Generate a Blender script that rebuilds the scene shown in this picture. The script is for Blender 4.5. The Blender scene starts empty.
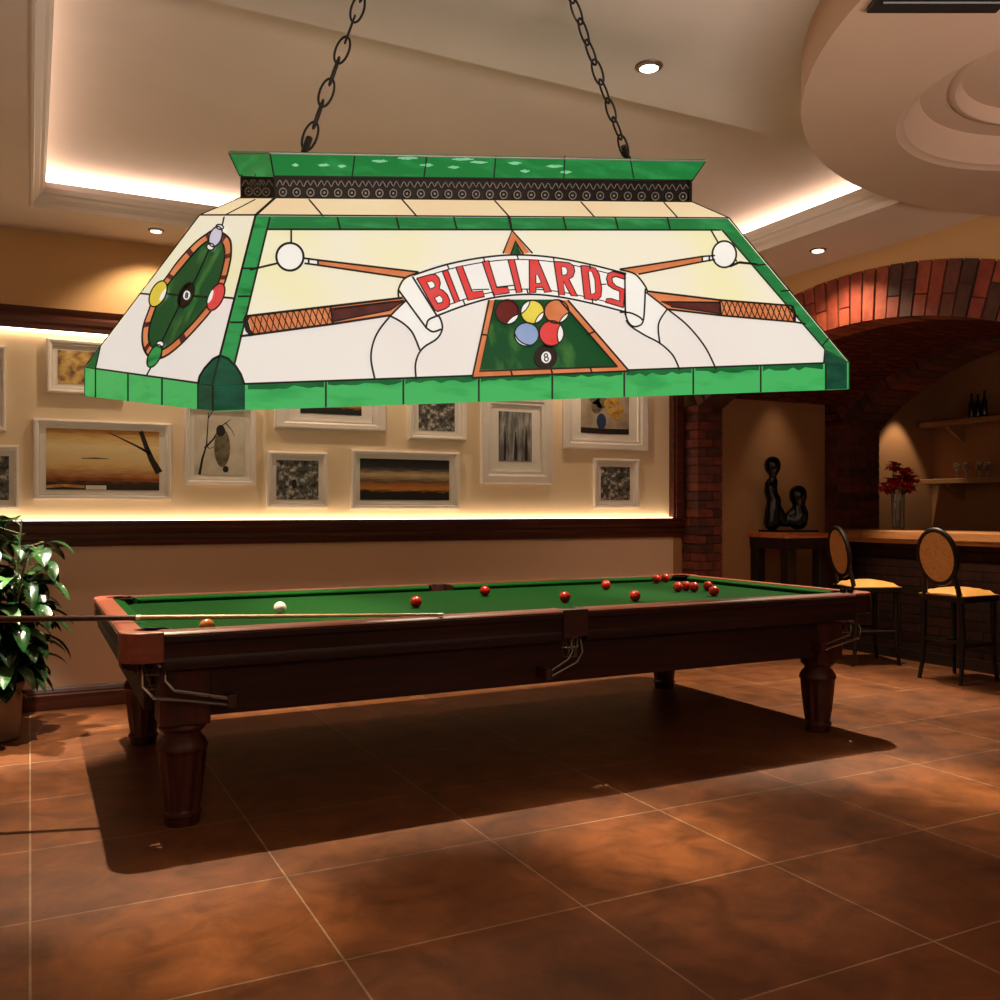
import bpy, bmesh, math, random
from mathutils import Vector, Matrix
random.seed(7)
PI = math.pi
scene = bpy.context.scene
COL = scene.collection

# ------------------------------------------------------------------ camera
CAM_H = 1.38
FPX = 930.0
FW = Vector((0.451, 0.8926, 0.0)).normalized()
RT = Vector((FW.y, -FW.x, 0.0))
cam_d = bpy.data.cameras.new('camera')
cam = bpy.data.objects.new('camera', cam_d)
COL.objects.link(cam)
cam.location = (0, 0, CAM_H)
cam.rotation_euler = (PI / 2, 0, -math.atan2(FW.x, FW.y))
cam_d.sensor_width = 36.0
cam_d.lens = FPX * 36.0 / 1000.0
cam_d.shift_y = 0.010
cam_d.clip_start = 0.05
scene.camera = cam
CAM = Vector((0, 0, CAM_H))


def ray(px, py):
    return FW + RT * ((px - 500.0) / FPX) + Vector((0, 0, (510.0 - py) / FPX))


def at_z(px, py, z):
    r = ray(px, py)
    return CAM + r * ((z - CAM_H) / r.z)


def at_y(px, py, y):
    r = ray(px, py)
    return CAM + r * (y / r.y)


def at_d(px, py, d):
    return CAM + ray(px, py) * d


# ------------------------------------------------------------------ materials
def lin(c):
    o = []
    for v in c[:3]:
        v = v / 255.0
        o.append(v / 12.92 if v <= 0.04045 else ((v + 0.055) / 1.055) ** 2.4)
    return (o[0], o[1], o[2], 1.0)


def mat(name, rgb, rough=0.5, rgb2=None, scale=6.0, stretch=(1, 1, 1), detail=4.0, lo=0.35, hi=0.65,
        metal=0.0, emit=0.0, emit_rgb=None, bump=0.0, spec=0.5, trans=0.0, coat=0.0, base=1.0):
    m = bpy.data.materials.new(name)
    m.use_nodes = True
    nt = m.node_tree
    b = nt.nodes['Principled BSDF']
    b.inputs['Roughness'].default_value = rough
    b.inputs['Metallic'].default_value = metal
    b.inputs['Specular IOR Level'].default_value = spec
    b.inputs['Transmission Weight'].default_value = trans
    b.inputs['Coat Weight'].default_value = coat
    tc = nt.nodes.new('ShaderNodeTexCoord')
    mp = nt.nodes.new('ShaderNodeMapping')
    mp.inputs['Scale'].default_value = stretch
    nt.links.new(tc.outputs['Object'], mp.inputs['Vector'])
    nz = nt.nodes.new('ShaderNodeTexNoise')
    nz.inputs['Scale'].default_value = scale
    nz.inputs['Detail'].default_value = detail
    nt.links.new(mp.outputs['Vector'], nz.inputs['Vector'])
    cr = nt.nodes.new('ShaderNodeValToRGB')
    cr.color_ramp.elements[0].position = lo
    cr.color_ramp.elements[1].position = hi
    c1 = lin(rgb)
    c2 = lin(rgb2) if rgb2 else tuple(min(1, v * 0.93) for v in c1[:3]) + (1,)
    cr.color_ramp.elements[0].color = c1
    cr.color_ramp.elements[1].color = c2
    nt.links.new(nz.outputs['Fac'], cr.inputs['Fac'])
    if base < 1.0:   # glow is put into the glass itself; dark base keeps cast shadows off
        mu = nt.nodes.new('ShaderNodeMix')
        mu.data_type = 'RGBA'
        mu.blend_type = 'MULTIPLY'
        mu.inputs['Factor'].default_value = 1.0
        nt.links.new(cr.outputs['Color'], mu.inputs['A'])
        mu.inputs['B'].default_value = (base, base, base, 1)
        nt.links.new(mu.outputs['Result'], b.inputs['Base Color'])
    else:
        nt.links.new(cr.outputs['Color'], b.inputs['Base Color'])
    if emit > 0:
        b.inputs['Emission Strength'].default_value = emit
        if emit_rgb:
            b.inputs['Emission Color'].default_value = lin(emit_rgb)
        else:
            nt.links.new(cr.outputs['Color'], b.inputs['Emission Color'])
    if bump > 0:
        bp = nt.nodes.new('ShaderNodeBump')
        bp.inputs['Strength'].default_value = bump
        bp.inputs['Distance'].default_value = 0.01
        nt.links.new(nz.outputs['Fac'], bp.inputs['Height'])
        nt.links.new(bp.outputs['Normal'], b.inputs['Normal'])
    return m


def brick_mat(name, c1, c2, mortar, bw, rh, axes, msize=0.012, rough=0.75, off=0.5, shift=(0, 0), bump=0.5, noise=6.0, dark=0.55):
    m = bpy.data.materials.new(name)
    m.use_nodes = True
    nt = m.node_tree
    b = nt.nodes['Principled BSDF']
    b.inputs['Roughness'].default_value = rough
    b.inputs['Specular IOR Level'].default_value = 0.45 if rough < 0.6 else 0.12
    tc = nt.nodes.new('ShaderNodeTexCoord')
    sp = nt.nodes.new('ShaderNodeSeparateXYZ')
    cb = nt.nodes.new('ShaderNodeCombineXYZ')
    nt.links.new(tc.outputs['Object'], sp.inputs[0])
    nt.links.new(sp.outputs[axes[0]], cb.inputs[0])
    nt.links.new(sp.outputs[axes[1]], cb.inputs[1])
    mp = nt.nodes.new('ShaderNodeMapping')
    mp.inputs['Location'].default_value = (shift[0], shift[1], 0)
    nt.links.new(cb.outputs[0], mp.inputs['Vector'])
    br = nt.nodes.new('ShaderNodeTexBrick')
    br.offset = off
    br.inputs['Scale'].default_value = 1.0
    br.inputs['Brick Width'].default_value = bw
    br.inputs['Row Height'].default_value = rh
    br.inputs['Mortar Size'].default_value = msize
    br.inputs['Mortar Smooth'].default_value = 0.1
    br.inputs['Color1'].default_value = lin(c1)
    br.inputs['Color2'].default_value = lin(c2)
    br.inputs['Mortar'].default_value = lin(mortar)
    nt.links.new(mp.outputs[0], br.inputs['Vector'])
    nz = nt.nodes.new('ShaderNodeTexNoise')
    nz.inputs['Scale'].default_value = noise
    nz.inputs['Detail'].default_value = 8.0
    nz.inputs['Roughness'].default_value = 0.65
    nz.inputs['Distortion'].default_value = 0.6
    nt.links.new(tc.outputs['Object'], nz.inputs['Vector'])
    cr = nt.nodes.new('ShaderNodeValToRGB')
    cr.color_ramp.elements[0].position = 0.3
    cr.color_ramp.elements[1].position = 0.72
    cr.color_ramp.elements[0].color = (dark, dark * 0.95, dark * 0.9, 1)
    cr.color_ramp.elements[1].color = (1.25, 1.22, 1.15, 1)
    nt.links.new(nz.outputs['Fac'], cr.inputs['Fac'])
    mx = nt.nodes.new('ShaderNodeMix')
    mx.data_type = 'RGBA'
    mx.blend_type = 'MULTIPLY'
    mx.inputs['Factor'].default_value = 1.0
    nt.links.new(br.outputs['Color'], mx.inputs['A'])
    nt.links.new(cr.outputs['Color'], mx.inputs['B'])
    nt.links.new(mx.outputs['Result'], b.inputs['Base Color'])
    bp = nt.nodes.new('ShaderNodeBump')
    bp.inputs['Strength'].default_value = bump
    bp.inputs['Distance'].default_value = 0.004
    ad = nt.nodes.new('ShaderNodeMath')
    ad.operation = 'MULTIPLY_ADD'
    ad.inputs[1].default_value = 0.5
    nt.links.new(nz.outputs['Fac'], ad.inputs[0])
    sb = nt.nodes.new('ShaderNodeMath')
    sb.operation = 'SUBTRACT'
    sb.inputs[0].default_value = 1.0
    nt.links.new(br.outputs['Fac'], sb.inputs[1])
    nt.links.new(sb.outputs[0], ad.inputs[2])
    nt.links.new(ad.outputs[0], bp.inputs['Height'])
    nt.links.new(bp.outputs['Normal'], b.inputs['Normal'])
    return m


M = {}
M['floor'] = brick_mat('terracotta_tile', (112, 66, 35), (100, 57, 30), (140, 114, 90), 0.86, 0.73, (0, 1),
                       msize=0.0038, rough=0.45, off=0.0, shift=(0.0, -0.57), bump=0.5, noise=5.0, dark=0.42)
M['ceil'] = mat('ceiling_paint', (226, 207, 194), 0.8, (220, 201, 188), 1.5)
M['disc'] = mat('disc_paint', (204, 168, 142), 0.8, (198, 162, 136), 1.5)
M['trim_paint'] = mat('moulding_paint', (230, 214, 204), 0.6, (224, 208, 198), 2)
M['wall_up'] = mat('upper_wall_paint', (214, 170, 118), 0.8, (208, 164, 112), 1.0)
M['wall_panel'] = mat('panel_wall_paint', (242, 218, 184), 0.8, (238, 213, 178), 1.0)
M['wall_low'] = mat('lower_wall_paint', (228, 194, 164), 0.8, (222, 188, 158), 1.0)
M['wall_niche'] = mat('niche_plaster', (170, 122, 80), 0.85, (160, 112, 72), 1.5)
M['mahog'] = mat('mahogany', (52, 17, 10), 0.48, (32, 10, 6), 5, (0.35, 6, 6), 6, spec=0.35)
M['mahog_leg'] = mat('mahogany_leg', (76, 28, 16), 0.48, (46, 16, 9), 5, (6, 6, 0.6), 6, spec=0.35)
M['dado'] = mat('dark_wood_trim', (92, 40, 22), 0.35, (60, 24, 13), 5, (0.25, 6, 6), 6)
M['corner'] = mat('rosy_wood_corner', (142, 74, 54), 0.42, (124, 62, 44), 8, (1, 4, 4), 5)
M['rail_long'] = mat('brown_rail_wood', (104, 48, 32), 0.4, (86, 38, 25), 6, (0.4, 6, 6), 5)
M['cloth'] = mat('green_baize', (5, 54, 12), 0.95, (4, 46, 9), 60, spec=0.1)
M['cushion'] = mat('green_baize_cushion', (9, 66, 15), 0.95, (7, 57, 12), 60, spec=0.1)
M['pocket'] = mat('dark_red_leather', (64, 22, 17), 0.55, (48, 15, 12), 30)
M['net'] = mat('pocket_cord', (96, 78, 62), 0.7)
M['chrome'] = mat('steel_rail', (190, 184, 180), 0.25, metal=1.0)
M['red'] = mat('red_ball', (160, 22, 12), 0.3, (150, 20, 11), 3)
M['white'] = mat('white_ball', (236, 228, 214), 0.15, (228, 220, 206), 3)
M['tan_ball'] = mat('brown_ball', (186, 110, 56), 0.2, (176, 100, 50), 3)
M['cue_butt'] = mat('dark_cue_butt', (58, 26, 16), 0.3, (40, 16, 10), 8, (8, 8, 1))
M['cue_shaft'] = mat('ash_cue_shaft', (192, 158, 116), 0.35, (176, 140, 100), 8, (1, 8, 8))
M['ivory'] = mat('ivory_ferrule', (240, 234, 220), 0.3)
M['frame'] = mat('white_frame', (240, 230, 222), 0.45, (234, 224, 214), 8)
M['mount'] = mat('white_mount', (242, 234, 226), 0.8)
M['leaf'] = mat('glossy_leaf', (20, 60, 22), 0.25, (9, 34, 12), 7, coat=0.6)
M['leaf_pale'] = mat('pale_leaf', (96, 132, 76), 0.3, (48, 92, 42), 7, coat=0.4)
M['stem'] = mat('plant_stem', (66, 74, 36), 0.6)
M['soil'] = mat('soil', (40, 28, 20), 0.95, (24, 16, 12), 30)
M['pot'] = mat('pewter_pot', (150, 124, 98), 0.4, (124, 98, 76), 4, metal=0.2)
M['black'] = mat('black_bronze', (14, 13, 14), 0.18, (8, 8, 9), 6)
M['black_wood'] = mat('black_wood', (34, 20, 15), 0.4, (22, 12, 9), 6, (5, 5, 0.6))
M['oak'] = mat('light_wood_top', (206, 128, 76), 0.4, (168, 96, 54), 6, (0.6, 5, 5))
M['bar_top'] = mat('bar_top_wood', (170, 118, 76), 0.35, (146, 96, 60), 5, (5, 0.4, 5))
M['shelf'] = mat('shelf_wood', (176, 128, 86), 0.45, (156, 110, 72), 5, (5, 0.4, 5))
M['stone'] = brick_mat('stacked_dark_stone', (44, 20, 11), (30, 13, 8), (12, 6, 4), 0.42, 0.085, (1, 2), msize=0.007, noise=7)
M['brick_wall'] = brick_mat('dark_brick', (112, 50, 34), (84, 36, 26), (40, 22, 17), 0.24, 0.085, (1, 2), msize=0.010, noise=8)
M['brick_vault'] = brick_mat('dark_vault_brick', (104, 46, 32), (80, 34, 24), (44, 24, 18), 0.085, 0.24, (1, 0), msize=0.010, noise=8)
M['mortar'] = mat('brick_mortar', (64, 38, 29), 0.9)
BR = [mat('brick_red', (150, 62, 38), 0.7, (120, 46, 28), 12, bump=0.3), mat('brick_orange', (166, 76, 46), 0.7, (132, 54, 32), 12, bump=0.3),
      mat('brick_brown', (110, 54, 36), 0.7, (84, 38, 26), 12, bump=0.3), mat('brick_dark', (86, 42, 30), 0.7, (62, 30, 22), 12, bump=0.3)]
BRD = [mat('column_brick_red', (118, 52, 38), 0.8, (94, 40, 29), 12, bump=0.3), mat('column_brick_rose', (128, 62, 46), 0.8, (100, 46, 33), 12, bump=0.3),
       mat('column_brick_brown', (98, 46, 34), 0.8, (78, 36, 26), 12, bump=0.3), mat('column_brick_dark', (82, 40, 30), 0.8, (62, 30, 22), 12, bump=0.3)]
M['cane'] = mat('cane_back', (206, 148, 84), 0.6, (184, 126, 66), 40)
M['seat'] = mat('tan_seat_leather', (226, 170, 96), 0.42, (214, 156, 84), 10)
M['chairwood'] = mat('espresso_wood', (28, 15, 10), 0.5, (19, 10, 8), 6, spec=0.3)
M['glassy'] = mat('clear_glass', (235, 235, 230), 0.05, trans=0.9)
M['petal'] = mat('red_petal', (206, 24, 30), 0.5, (160, 14, 20), 20)
M['flowerstem'] = mat('dark_green_stem', (32, 44, 22), 0.6)
M['bottle'] = mat('dark_bottle', (40, 24, 16), 0.15, (28, 16, 10), 5)
M['led'] = mat('led_diffuser', (255, 240, 212), 0.6, emit=4.6, emit_rgb=(255, 240, 226))
M['led_soft'] = mat('picture_led', (255, 230, 180), 0.6, emit=6.6, emit_rgb=(255, 228, 192))
M['bulb'] = mat('downlight_lens', (255, 246, 232), 0.5, emit=5.0, emit_rgb=(255, 240, 220))
M['trimring'] = mat('downlight_ring', (120, 96, 78), 0.35, metal=0.4)
M['plate'] = mat('black_plate', (30, 24, 20), 0.6, (24, 19, 16), 5)
EM = 0.8
def glass(name, a, b_, sc=9, stretch=(1, 1, 1), lo=0.35, hi=0.65, k=1.0, det=4):
    return mat(name, a, 0.3, b_, sc, stretch, det, lo=lo, hi=hi, emit=EM * k, base=0.22, spec=0.25)
M['g_cream'] = glass('cream_opal_glass', (248, 240, 214), (249, 241, 172), 2.1, lo=0.44, hi=0.76, det=2, k=1.02)
M['g_opal'] = glass('pinkish_opal_glass', (244, 237, 226), (242, 232, 222), 2.2, det=2, k=1.02)
M['g_white'] = glass('white_opal_glass', (250, 246, 236), (244, 238, 230), 3, k=1.06)
M['g_peach'] = glass('peach_opal_glass', (252, 228, 180), (250, 216, 170), 2.5)
M['g_green'] = glass('emerald_glass', (50, 152, 78), (28, 116, 54), 6, (1, 1, 4), 0.52, 0.66)
M['g_edge'] = glass('forest_glass', (34, 122, 62), (52, 150, 82), 8, (1, 1, 4), 0.5, 0.7)
M['g_band'] = glass('bright_emerald_glass', (72, 184, 98), (54, 164, 82), 5, (1, 1, 4), 0.5, 0.68)
M['g_crown'] = glass('rippled_emerald_glass', (32, 124, 58), (44, 142, 72), 7, (1, 1, 4), 0.5, 0.66)
M['g_pale'] = glass('pale_green_ripple_glass', (150, 214, 168), (120, 196, 142), 6)
M['g_green_dk'] = glass('bottle_green_glass', (30, 112, 56), (20, 86, 44), 9, (1, 1, 3))
M['g_corner'] = glass('deep_green_glass', (26, 84, 58), (16, 62, 44), 12, (1, 1, 3))
M['g_felt'] = glass('streaky_green_glass', (14, 76, 38), (86, 146, 66), 6, (2.5, 2, 0.6), 0.54, 0.86, det=5)
M['g_orange'] = glass('amber_glass', (232, 142, 92), (214, 120, 72), 10)
M['g_brown'] = glass('brown_glass', (96, 48, 42), (70, 34, 32), 12)
M['g_red'] = glass('red_glass', (236, 62, 58), (222, 84, 82), 16)
M['g_maroon'] = glass('maroon_glass', (116, 40, 36), (96, 30, 28), 9)
M['g_yellow'] = glass('yellow_glass', (240, 220, 84), (230, 204, 70), 9)
M['g_blue'] = glass('blue_glass', (158, 178, 212), (144, 166, 204), 9)
M['g_lilac'] = glass('lilac_glass', (218, 210, 226), (208, 200, 218), 5)
M['under'] = mat('shade_underside', (190, 186, 176), 0.7)
M['g_black'] = mat('black_glass', (22, 20, 20), 0.2)
M['lead'] = mat('lead_came', (26, 24, 22), 0.4, (18, 17, 16), 30)
M['filigree'] = mat('black_filigree', (20, 19, 19), 0.35, (12, 12, 12), 60, metal=0.3)
M['ring_metal'] = mat('worn_filigree_metal', (150, 150, 146), 0.4, metal=0.5)


# ------------------------------------------------------------------ mesh builder
class MB:
    def __init__(self):
        self.v = []
        self.f = []
        self.mi = []

    def add(self, vs, fs, mi=0):
        n = len(self.v)
        self.v += [Vector(p) for p in vs]
        for f in fs:
            self.f.append([n + i for i in f])
            self.mi.append(mi)
        return self

    def hexa(self, p, mi=0):   # 8 points: bottom loop 4, top loop 4
        return self.add(p, [(3, 2, 1, 0), (4, 5, 6, 7), (0, 1, 5, 4), (1, 2, 6, 5), (2, 3, 7, 6), (3, 0, 4, 7)], mi)

    def box(self, lo, hi, mi=0):
        x0, y0, z0 = lo
        x1, y1, z1 = hi
        return self.hexa([(x0, y0, z0), (x1, y0, z0), (x1, y1, z0), (x0, y1, z0),
                          (x0, y0, z1), (x1, y0, z1), (x1, y1, z1), (x0, y1, z1)], mi)

    def prism(self, loop0, loop1, mi=0):
        n = len(loop0)
        fs = [tuple(range(n))[::-1], tuple(range(n, 2 * n))]
        for i in range(n):
            j = (i + 1) % n
            fs.append((i, j, n + j, n + i))
        return self.add(list(loop0) + list(loop1), fs, mi)

    def tube(self, pts, rad, n=8, closed=False, mi=0, sy=1.0):
        pts = [Vector(p) for p in pts]
        k = len(pts)
        rads = rad if isinstance(rad, (list, tuple)) else [rad] * k
        rings = []
        up = None
        for i in range(k):
            if closed:
                t = (pts[(i + 1) % k] - pts[i - 1]).normalized()
            else:
                t = (pts[min(i + 1, k - 1)] - pts[max(i - 1, 0)]).normalized()
            if up is None:
                up = Vector((0, 0, 1)) if abs(t.z) < 0.9 else Vector((1, 0, 0))
            a = t.cross(up)
            if a.length < 1e-6:
                a = t.orthogonal()
            a.normalize()
            b = a.cross(t).normalized()
            up = b
            rings.append([pts[i] + (a * math.cos(2 * PI * q / n) + b * math.sin(2 * PI * q / n) * sy) * rads[i] for q in range(n)])
        vs = [p for r in rings for p in r]
        fs = []
        for i in range(k if closed else k - 1):
            j = (i + 1) % k
            for q in range(n):
                q2 = (q + 1) % n
                fs.append((i * n + q, i * n + q2, j * n + q2, j * n + q))
        if not closed:
            fs.append(tuple(range(n))[::-1])
            fs.append(tuple((k - 1) * n + q for q in range(n)))
        return self.add(vs, fs, mi)

    def lathe(self, prof, c=(0, 0, 0), n=24, mi=0, flute=0, famp=0.0, frange=None, sx=1.0, sy=1.0):
        c = Vector(c)
        vs = []
        for (r, z) in prof:
            for q in range(n):
                a = 2 * PI * q / n
                rr = r
                if flute and frange and frange[0] <= z <= frange[1]:
                    rr = r * (1 - famp * (0.5 + 0.5 * math.cos(flute * a)))
                vs.append(c + Vector((rr * math.cos(a) * sx, rr * math.sin(a) * sy, z)))
        fs = []
        k = len(prof)
        for i in range(k - 1):
            for q in range(n):
                q2 = (q + 1) % n
                fs.append((i * n + q, i * n + q2, (i + 1) * n + q2, (i + 1) * n + q))
        fs.append(tuple(range(n))[::-1])
        fs.append(tuple((k - 1) * n + q for q in range(n)))
        return self.add(vs, fs, mi)

    def ball(self, c, r, n=16, m=10, sc=(1, 1, 1), mi=0):
        c = Vector(c)
        vs = [c + Vector((0, 0, -r * sc[2]))]
        for i in range(1, m):
            t = PI * i / m
            for q in range(n):
                a = 2 * PI * q / n
                vs.append(c + Vector((r * math.sin(t) * math.cos(a) * sc[0], r * math.sin(t) * math.sin(a) * sc[1], -r * math.cos(t) * sc[2])))
        vs.append(c + Vector((0, 0, r * sc[2])))
        fs = []
        for q in range(n):
            q2 = (q + 1) % n
            fs.append((0, 1 + q2, 1 + q))
            for i in range(m - 2):
                a, b = 1 + i * n, 1 + (i + 1) * n
                fs.append((a + q, a + q2, b + q2, b + q))
            fs.append((1 + (m - 2) * n + q, 1 + (m - 2) * n + q2, len(vs) - 1))
        return self.add(vs, fs, mi)

    def build(self, name, m, parent=None, smooth=False, bevel=0.0, origin=None):
        o0 = Vector(origin) if origin is not None else Vector((0, 0, 0))
        if parent is not None and origin is None:
            r = parent
            while r.parent is not None:
                r = r.parent
            o0 = Vector(r.location)
        me = bpy.data.meshes.new(name)
        me.from_pydata([tuple(p - o0) for p in self.v], [], self.f)
        ms = m if isinstance(m, (list, tuple)) else [m]
        for q in ms:
            me.materials.append(q)
        for p, i in zip(me.polygons, self.mi):
            p.material_index = min(i, len(ms) - 1)
        bm = bmesh.new()
        bm.from_mesh(me)
        bmesh.ops.recalc_face_normals(bm, faces=bm.faces)
        bm.to_mesh(me)
        bm.free()
        if smooth:
            for p in me.polygons:
                p.use_smooth = True
            try:
                me.set_sharp_from_angle(angle=math.radians(40))
            except Exception:
                pass
        ob = bpy.data.objects.new(name, me)
        COL.objects.link(ob)
        if parent is not None:
            ob.parent = parent
        else:
            ob.location = o0
        if bevel > 0:
            bv = ob.modifiers.new('bevel', 'BEVEL')
            bv.width = bevel
            bv.segments = 2
            bv.limit_method = 'ANGLE'
        return ob


class Pieces:
    """every piece of glass becomes a part of its own"""

    def __init__(self):
        self.parts = []

    def prism(self, l0, l1, mi=0):
        self.parts.append(MB().prism(l0, l1, mi))
        return self

    def build(self, name, m, parent):
        return [p.build(name, m, parent) for p in self.parts]


def tag(o, label, cat, group=None):
    o['label'] = label
    o['category'] = cat
    if group:
        o['group'] = group
    return o


def struct(o, label=None):
    o['kind'] = 'structure'
    return o


def thing(name, loc, label, cat, group=None):
    o = bpy.data.objects.new(name, None)
    o.empty_display_size = 0.1
    COL.objects.link(o)
    o.location = loc
    return tag(o, label, cat, group)


def copy_tree(o, parent=None):
    c = o.copy()
    COL.objects.link(c)
    if parent is not None:
        c.parent = parent
    for ch in list(o.children):
        copy_tree(ch, c)
    return c


def bx(name, lo, hi, m, parent=None, bevel=0.0):
    return MB().box(lo, hi).build(name, m, parent, bevel=bevel)


# ================================================================== SETTING
WY = 7.14           # back wall plane
AX = 5.55           # first arch wall plane
struct(bx('floor', (-2.2, -1.5, -0.1), (9.3, WY + 0.2, 0.0), M['floor']))
# back wall: four stacked finishes
struct(bx('wall_back', (-2.2, WY, 0.0), (5.45, WY + 0.2, 1.2), M['wall_low']))
struct(bx('wall_back_panel', (-2.2, WY, 1.2), (5.45, WY + 0.2, 2.69), M['wall_panel']))
struct(bx('wall_back_upper', (-2.2, WY, 2.69), (5.45, WY + 0.2, 3.7), M['wall_up']))
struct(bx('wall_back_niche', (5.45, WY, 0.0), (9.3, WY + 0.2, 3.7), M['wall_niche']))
struct(bx('wall_left', (-2.2, -1.5, 0.0), (-2.0, WY, 3.3), M['wall_low']))
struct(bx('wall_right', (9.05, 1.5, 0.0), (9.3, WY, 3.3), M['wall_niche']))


def moulding(name, prof, x0, x1, m):   # prof: (dy out from wall, z)
    b = MB()
    b.prism([(x0, WY - d, z) for d, z in prof], [(x1, WY - d, z) for d, z in prof])
    return struct(b.build(name, m, bevel=0.004))


moulding('baseboard_back', [(0, 0), (0.035, 0), (0.035, 0.10), (0.028, 0.112), (0.028, 0.122), (0.018, 0.14), (0.010, 0.152), (0, 0.152)], -2.0, AX, M['dado'])
moulding('trim_1', [(0, 1.125), (0.022, 1.125), (0.028, 1.15), (0.028, 1.165), (0.045, 1.175), (0.045, 1.195), (0.035, 1.20), (0.035, 1.215),
                    (0.05, 1.225), (0.06, 1.25), (0.06, 1.275), (0.075, 1.285), (0.075, 1.306), (0.06, 1.306), (0.06, 1.296), (0, 1.296)], -2.0, AX, M['dado'])
moulding('trim_2', [(0, 2.615), (0.05, 2.615), (0.05, 2.65), (0.062, 2.665), (0.062, 2.70), (0.048, 2.715), (0.06, 2.74), (0.07, 2.765), (0, 2.765)], -2.0, AX, M['dado'])
b = MB()
b.box((5.40, WY - 0.07, 1.296), (5.53, WY, 2.615))
b.box((5.425, WY - 0.085, 1.296), (5.505, WY - 0.07, 2.615))
struct(b.build('trim_3', M['dado'], bevel=0.006))

# LED strips washing the picture wall
led = bx('picture_wall_light_strip', (-2.0, WY - 0.052, 1.297), (5.40, WY - 0.012, 1.312), M['led_soft'])
tag(led, 'warm glowing light strip along the top of the dark wooden dado ledge', 'light strip')
led = bx('picture_wall_light_strip', (-2.0, WY - 0.045, 2.600), (5.40, WY - 0.015, 2.615), M['led_soft'])
tag(led, 'warm glowing light strip under the dark wooden picture rail near the ceiling', 'light strip')

# ceiling: soffit with a rectangular tray
SZ, TZ = 3.30, 3.57
TX0, TX1, TY0, TY1 = 0.083, 4.73, 3.62, 6.48
cb = MB()
cb.box((-2.2, -1.5, SZ), (AX + 0.3, TY0, SZ + 0.5))
cb.box((-2.2, TY1 + 0.09, SZ), (AX + 0.3, WY, SZ + 0.14))
cb.box((-2.2, TY0, SZ), (TX0 - 0.09, TY1 + 0.09, SZ + 0.14))
cb.box((TX1 + 0.10, TY0, SZ), (AX + 0.3, TY1 + 0.09, SZ + 0.14))
cb.box((TX0 - 0.24, TY1 + 0.22, SZ + 0.14), (TX1 + 0.26, WY, TZ + 0.1))
cb.box((-2.2, TY0, SZ + 0.14), (TX0 - 0.22, WY, TZ + 0.1))
cb.box((TX1 + 0.24, TY0, SZ + 0.14), (AX + 0.3, WY, TZ + 0.1))
cb.box((-2.2, TY0, TZ), (AX + 0.3, WY, TZ + 0.2))
struct(cb.build('ceiling', M['ceil']))
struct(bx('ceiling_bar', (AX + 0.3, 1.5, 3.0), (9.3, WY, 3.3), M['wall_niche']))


# stepped moulding on three sides of the tray (inclined upwards to the lip)
def tray_prof(f):
    steps = [(0.0, SZ - 0.002), (0.012, SZ - 0.012), (0.024, SZ - 0.012), (0.03, SZ + 0.02), (0.055, SZ + 0.045), (0.062, SZ + 0.062),
             (0.078, SZ + 0.07), (0.093, SZ + 0.1), (0.093, SZ + 0.135), (0.0, SZ + 0.135)]
    return [f(t, z) for t, z in steps]


b = MB()
b.prism(tray_prof(lambda t, z: (TX0 - 0.09 + t, TY1 + 0.09 - t, z)), tray_prof(lambda t, z: (TX1 + 0.10 - t, TY1 + 0.09 - t, z)))
b.prism(tray_prof(lambda t, z: (TX0 - 0.09 + t, TY0, z)), tray_prof(lambda t, z: (TX0 - 0.09 + t, TY1 + 0.09 - t, z)))
b.prism(tray_prof(lambda t, z: (TX1 + 0.10 - t, TY0, z)), tray_prof(lambda t, z: (TX1 + 0.10 - t, TY1 + 0.09 - t, z)))
struct(b.build('trim_4', M['trim_paint']))

def cove(name, lo, hi, label):
    o = bx(name, lo, hi, M['led'])
    tag(o, label, 'light strip', None)
z0, z1 = SZ + 0.142, TZ - 0.005
cove('cove_light_strip', (TX0 - 0.2, TY1 + 0.205, z0), (TX1 + 0.22, TY1 + 0.218, z1), 'bright white cove light strip along the back edge of the ceiling tray')
cove('cove_light_strip', (TX0 - 0.218, TY0 + 0.05, z0), (TX0 - 0.205, TY1 + 0.2, z1), 'bright white cove light strip along the left edge of the ceiling tray')
cove('cove_light_strip', (TX1 + 0.225, TY0 + 0.05, z0), (TX1 + 0.238, TY1 + 0.2, z1), 'bright white cove light strip along the right edge of the ceiling tray')


# round dropped ceiling feature with an off-centre recess
def ring_pts(cx, cy, r, z, n=72):
    return [(cx + r * math.cos(2 * PI * i / n), cy + r * math.sin(2 * PI * i / n), z) for i in range(n)]


DC, DR = (4.464, 1.535), 2.09
HC, HR = (4.03, 2.34), 0.81
N = 96
b = MB()
outer = ring_pts(DC[0], DC[1], DR, 3.10, N)
outer_t = ring_pts(DC[0], DC[1], DR, SZ, N)
hole = ring_pts(HC[0], HC[1], HR, 3.10, N)
lev = [(HR - 0.012, 3.112), (HR - 0.035, 3.118), (HR - 0.04, 3.14), (HR - 0.06, 3.16), (HR - 0.10, 3.235), (0.60, 3.24), (0.585, 3.228), (0.565, 3.228), (0.55, 3.245), (0.54, 3.29)]
vs = outer_t + outer + hole
fs = []
for i in range(N):
    j = (i + 1) % N
    fs.append((i, j, N + j, N + i))
    fs.append((N + i, N + j, 2 * N + j, 2 * N + i))
for (r, z) in lev:
    o_ = len(vs)
    vs = vs + ring_pts(HC[0], HC[1], r, z, N)
    for i in range(N):
        j = (i + 1) % N
        fs.append((o_ - N + i, o_ - N + j, o_ + j, o_ + i))
fs.append(tuple(range(len(vs) - N, len(vs))))
fs.append(tuple(range(N))[::-1])
b.add(vs, fs)
struct(b.build('ceiling_disc', M['disc'], smooth=True))

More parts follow.
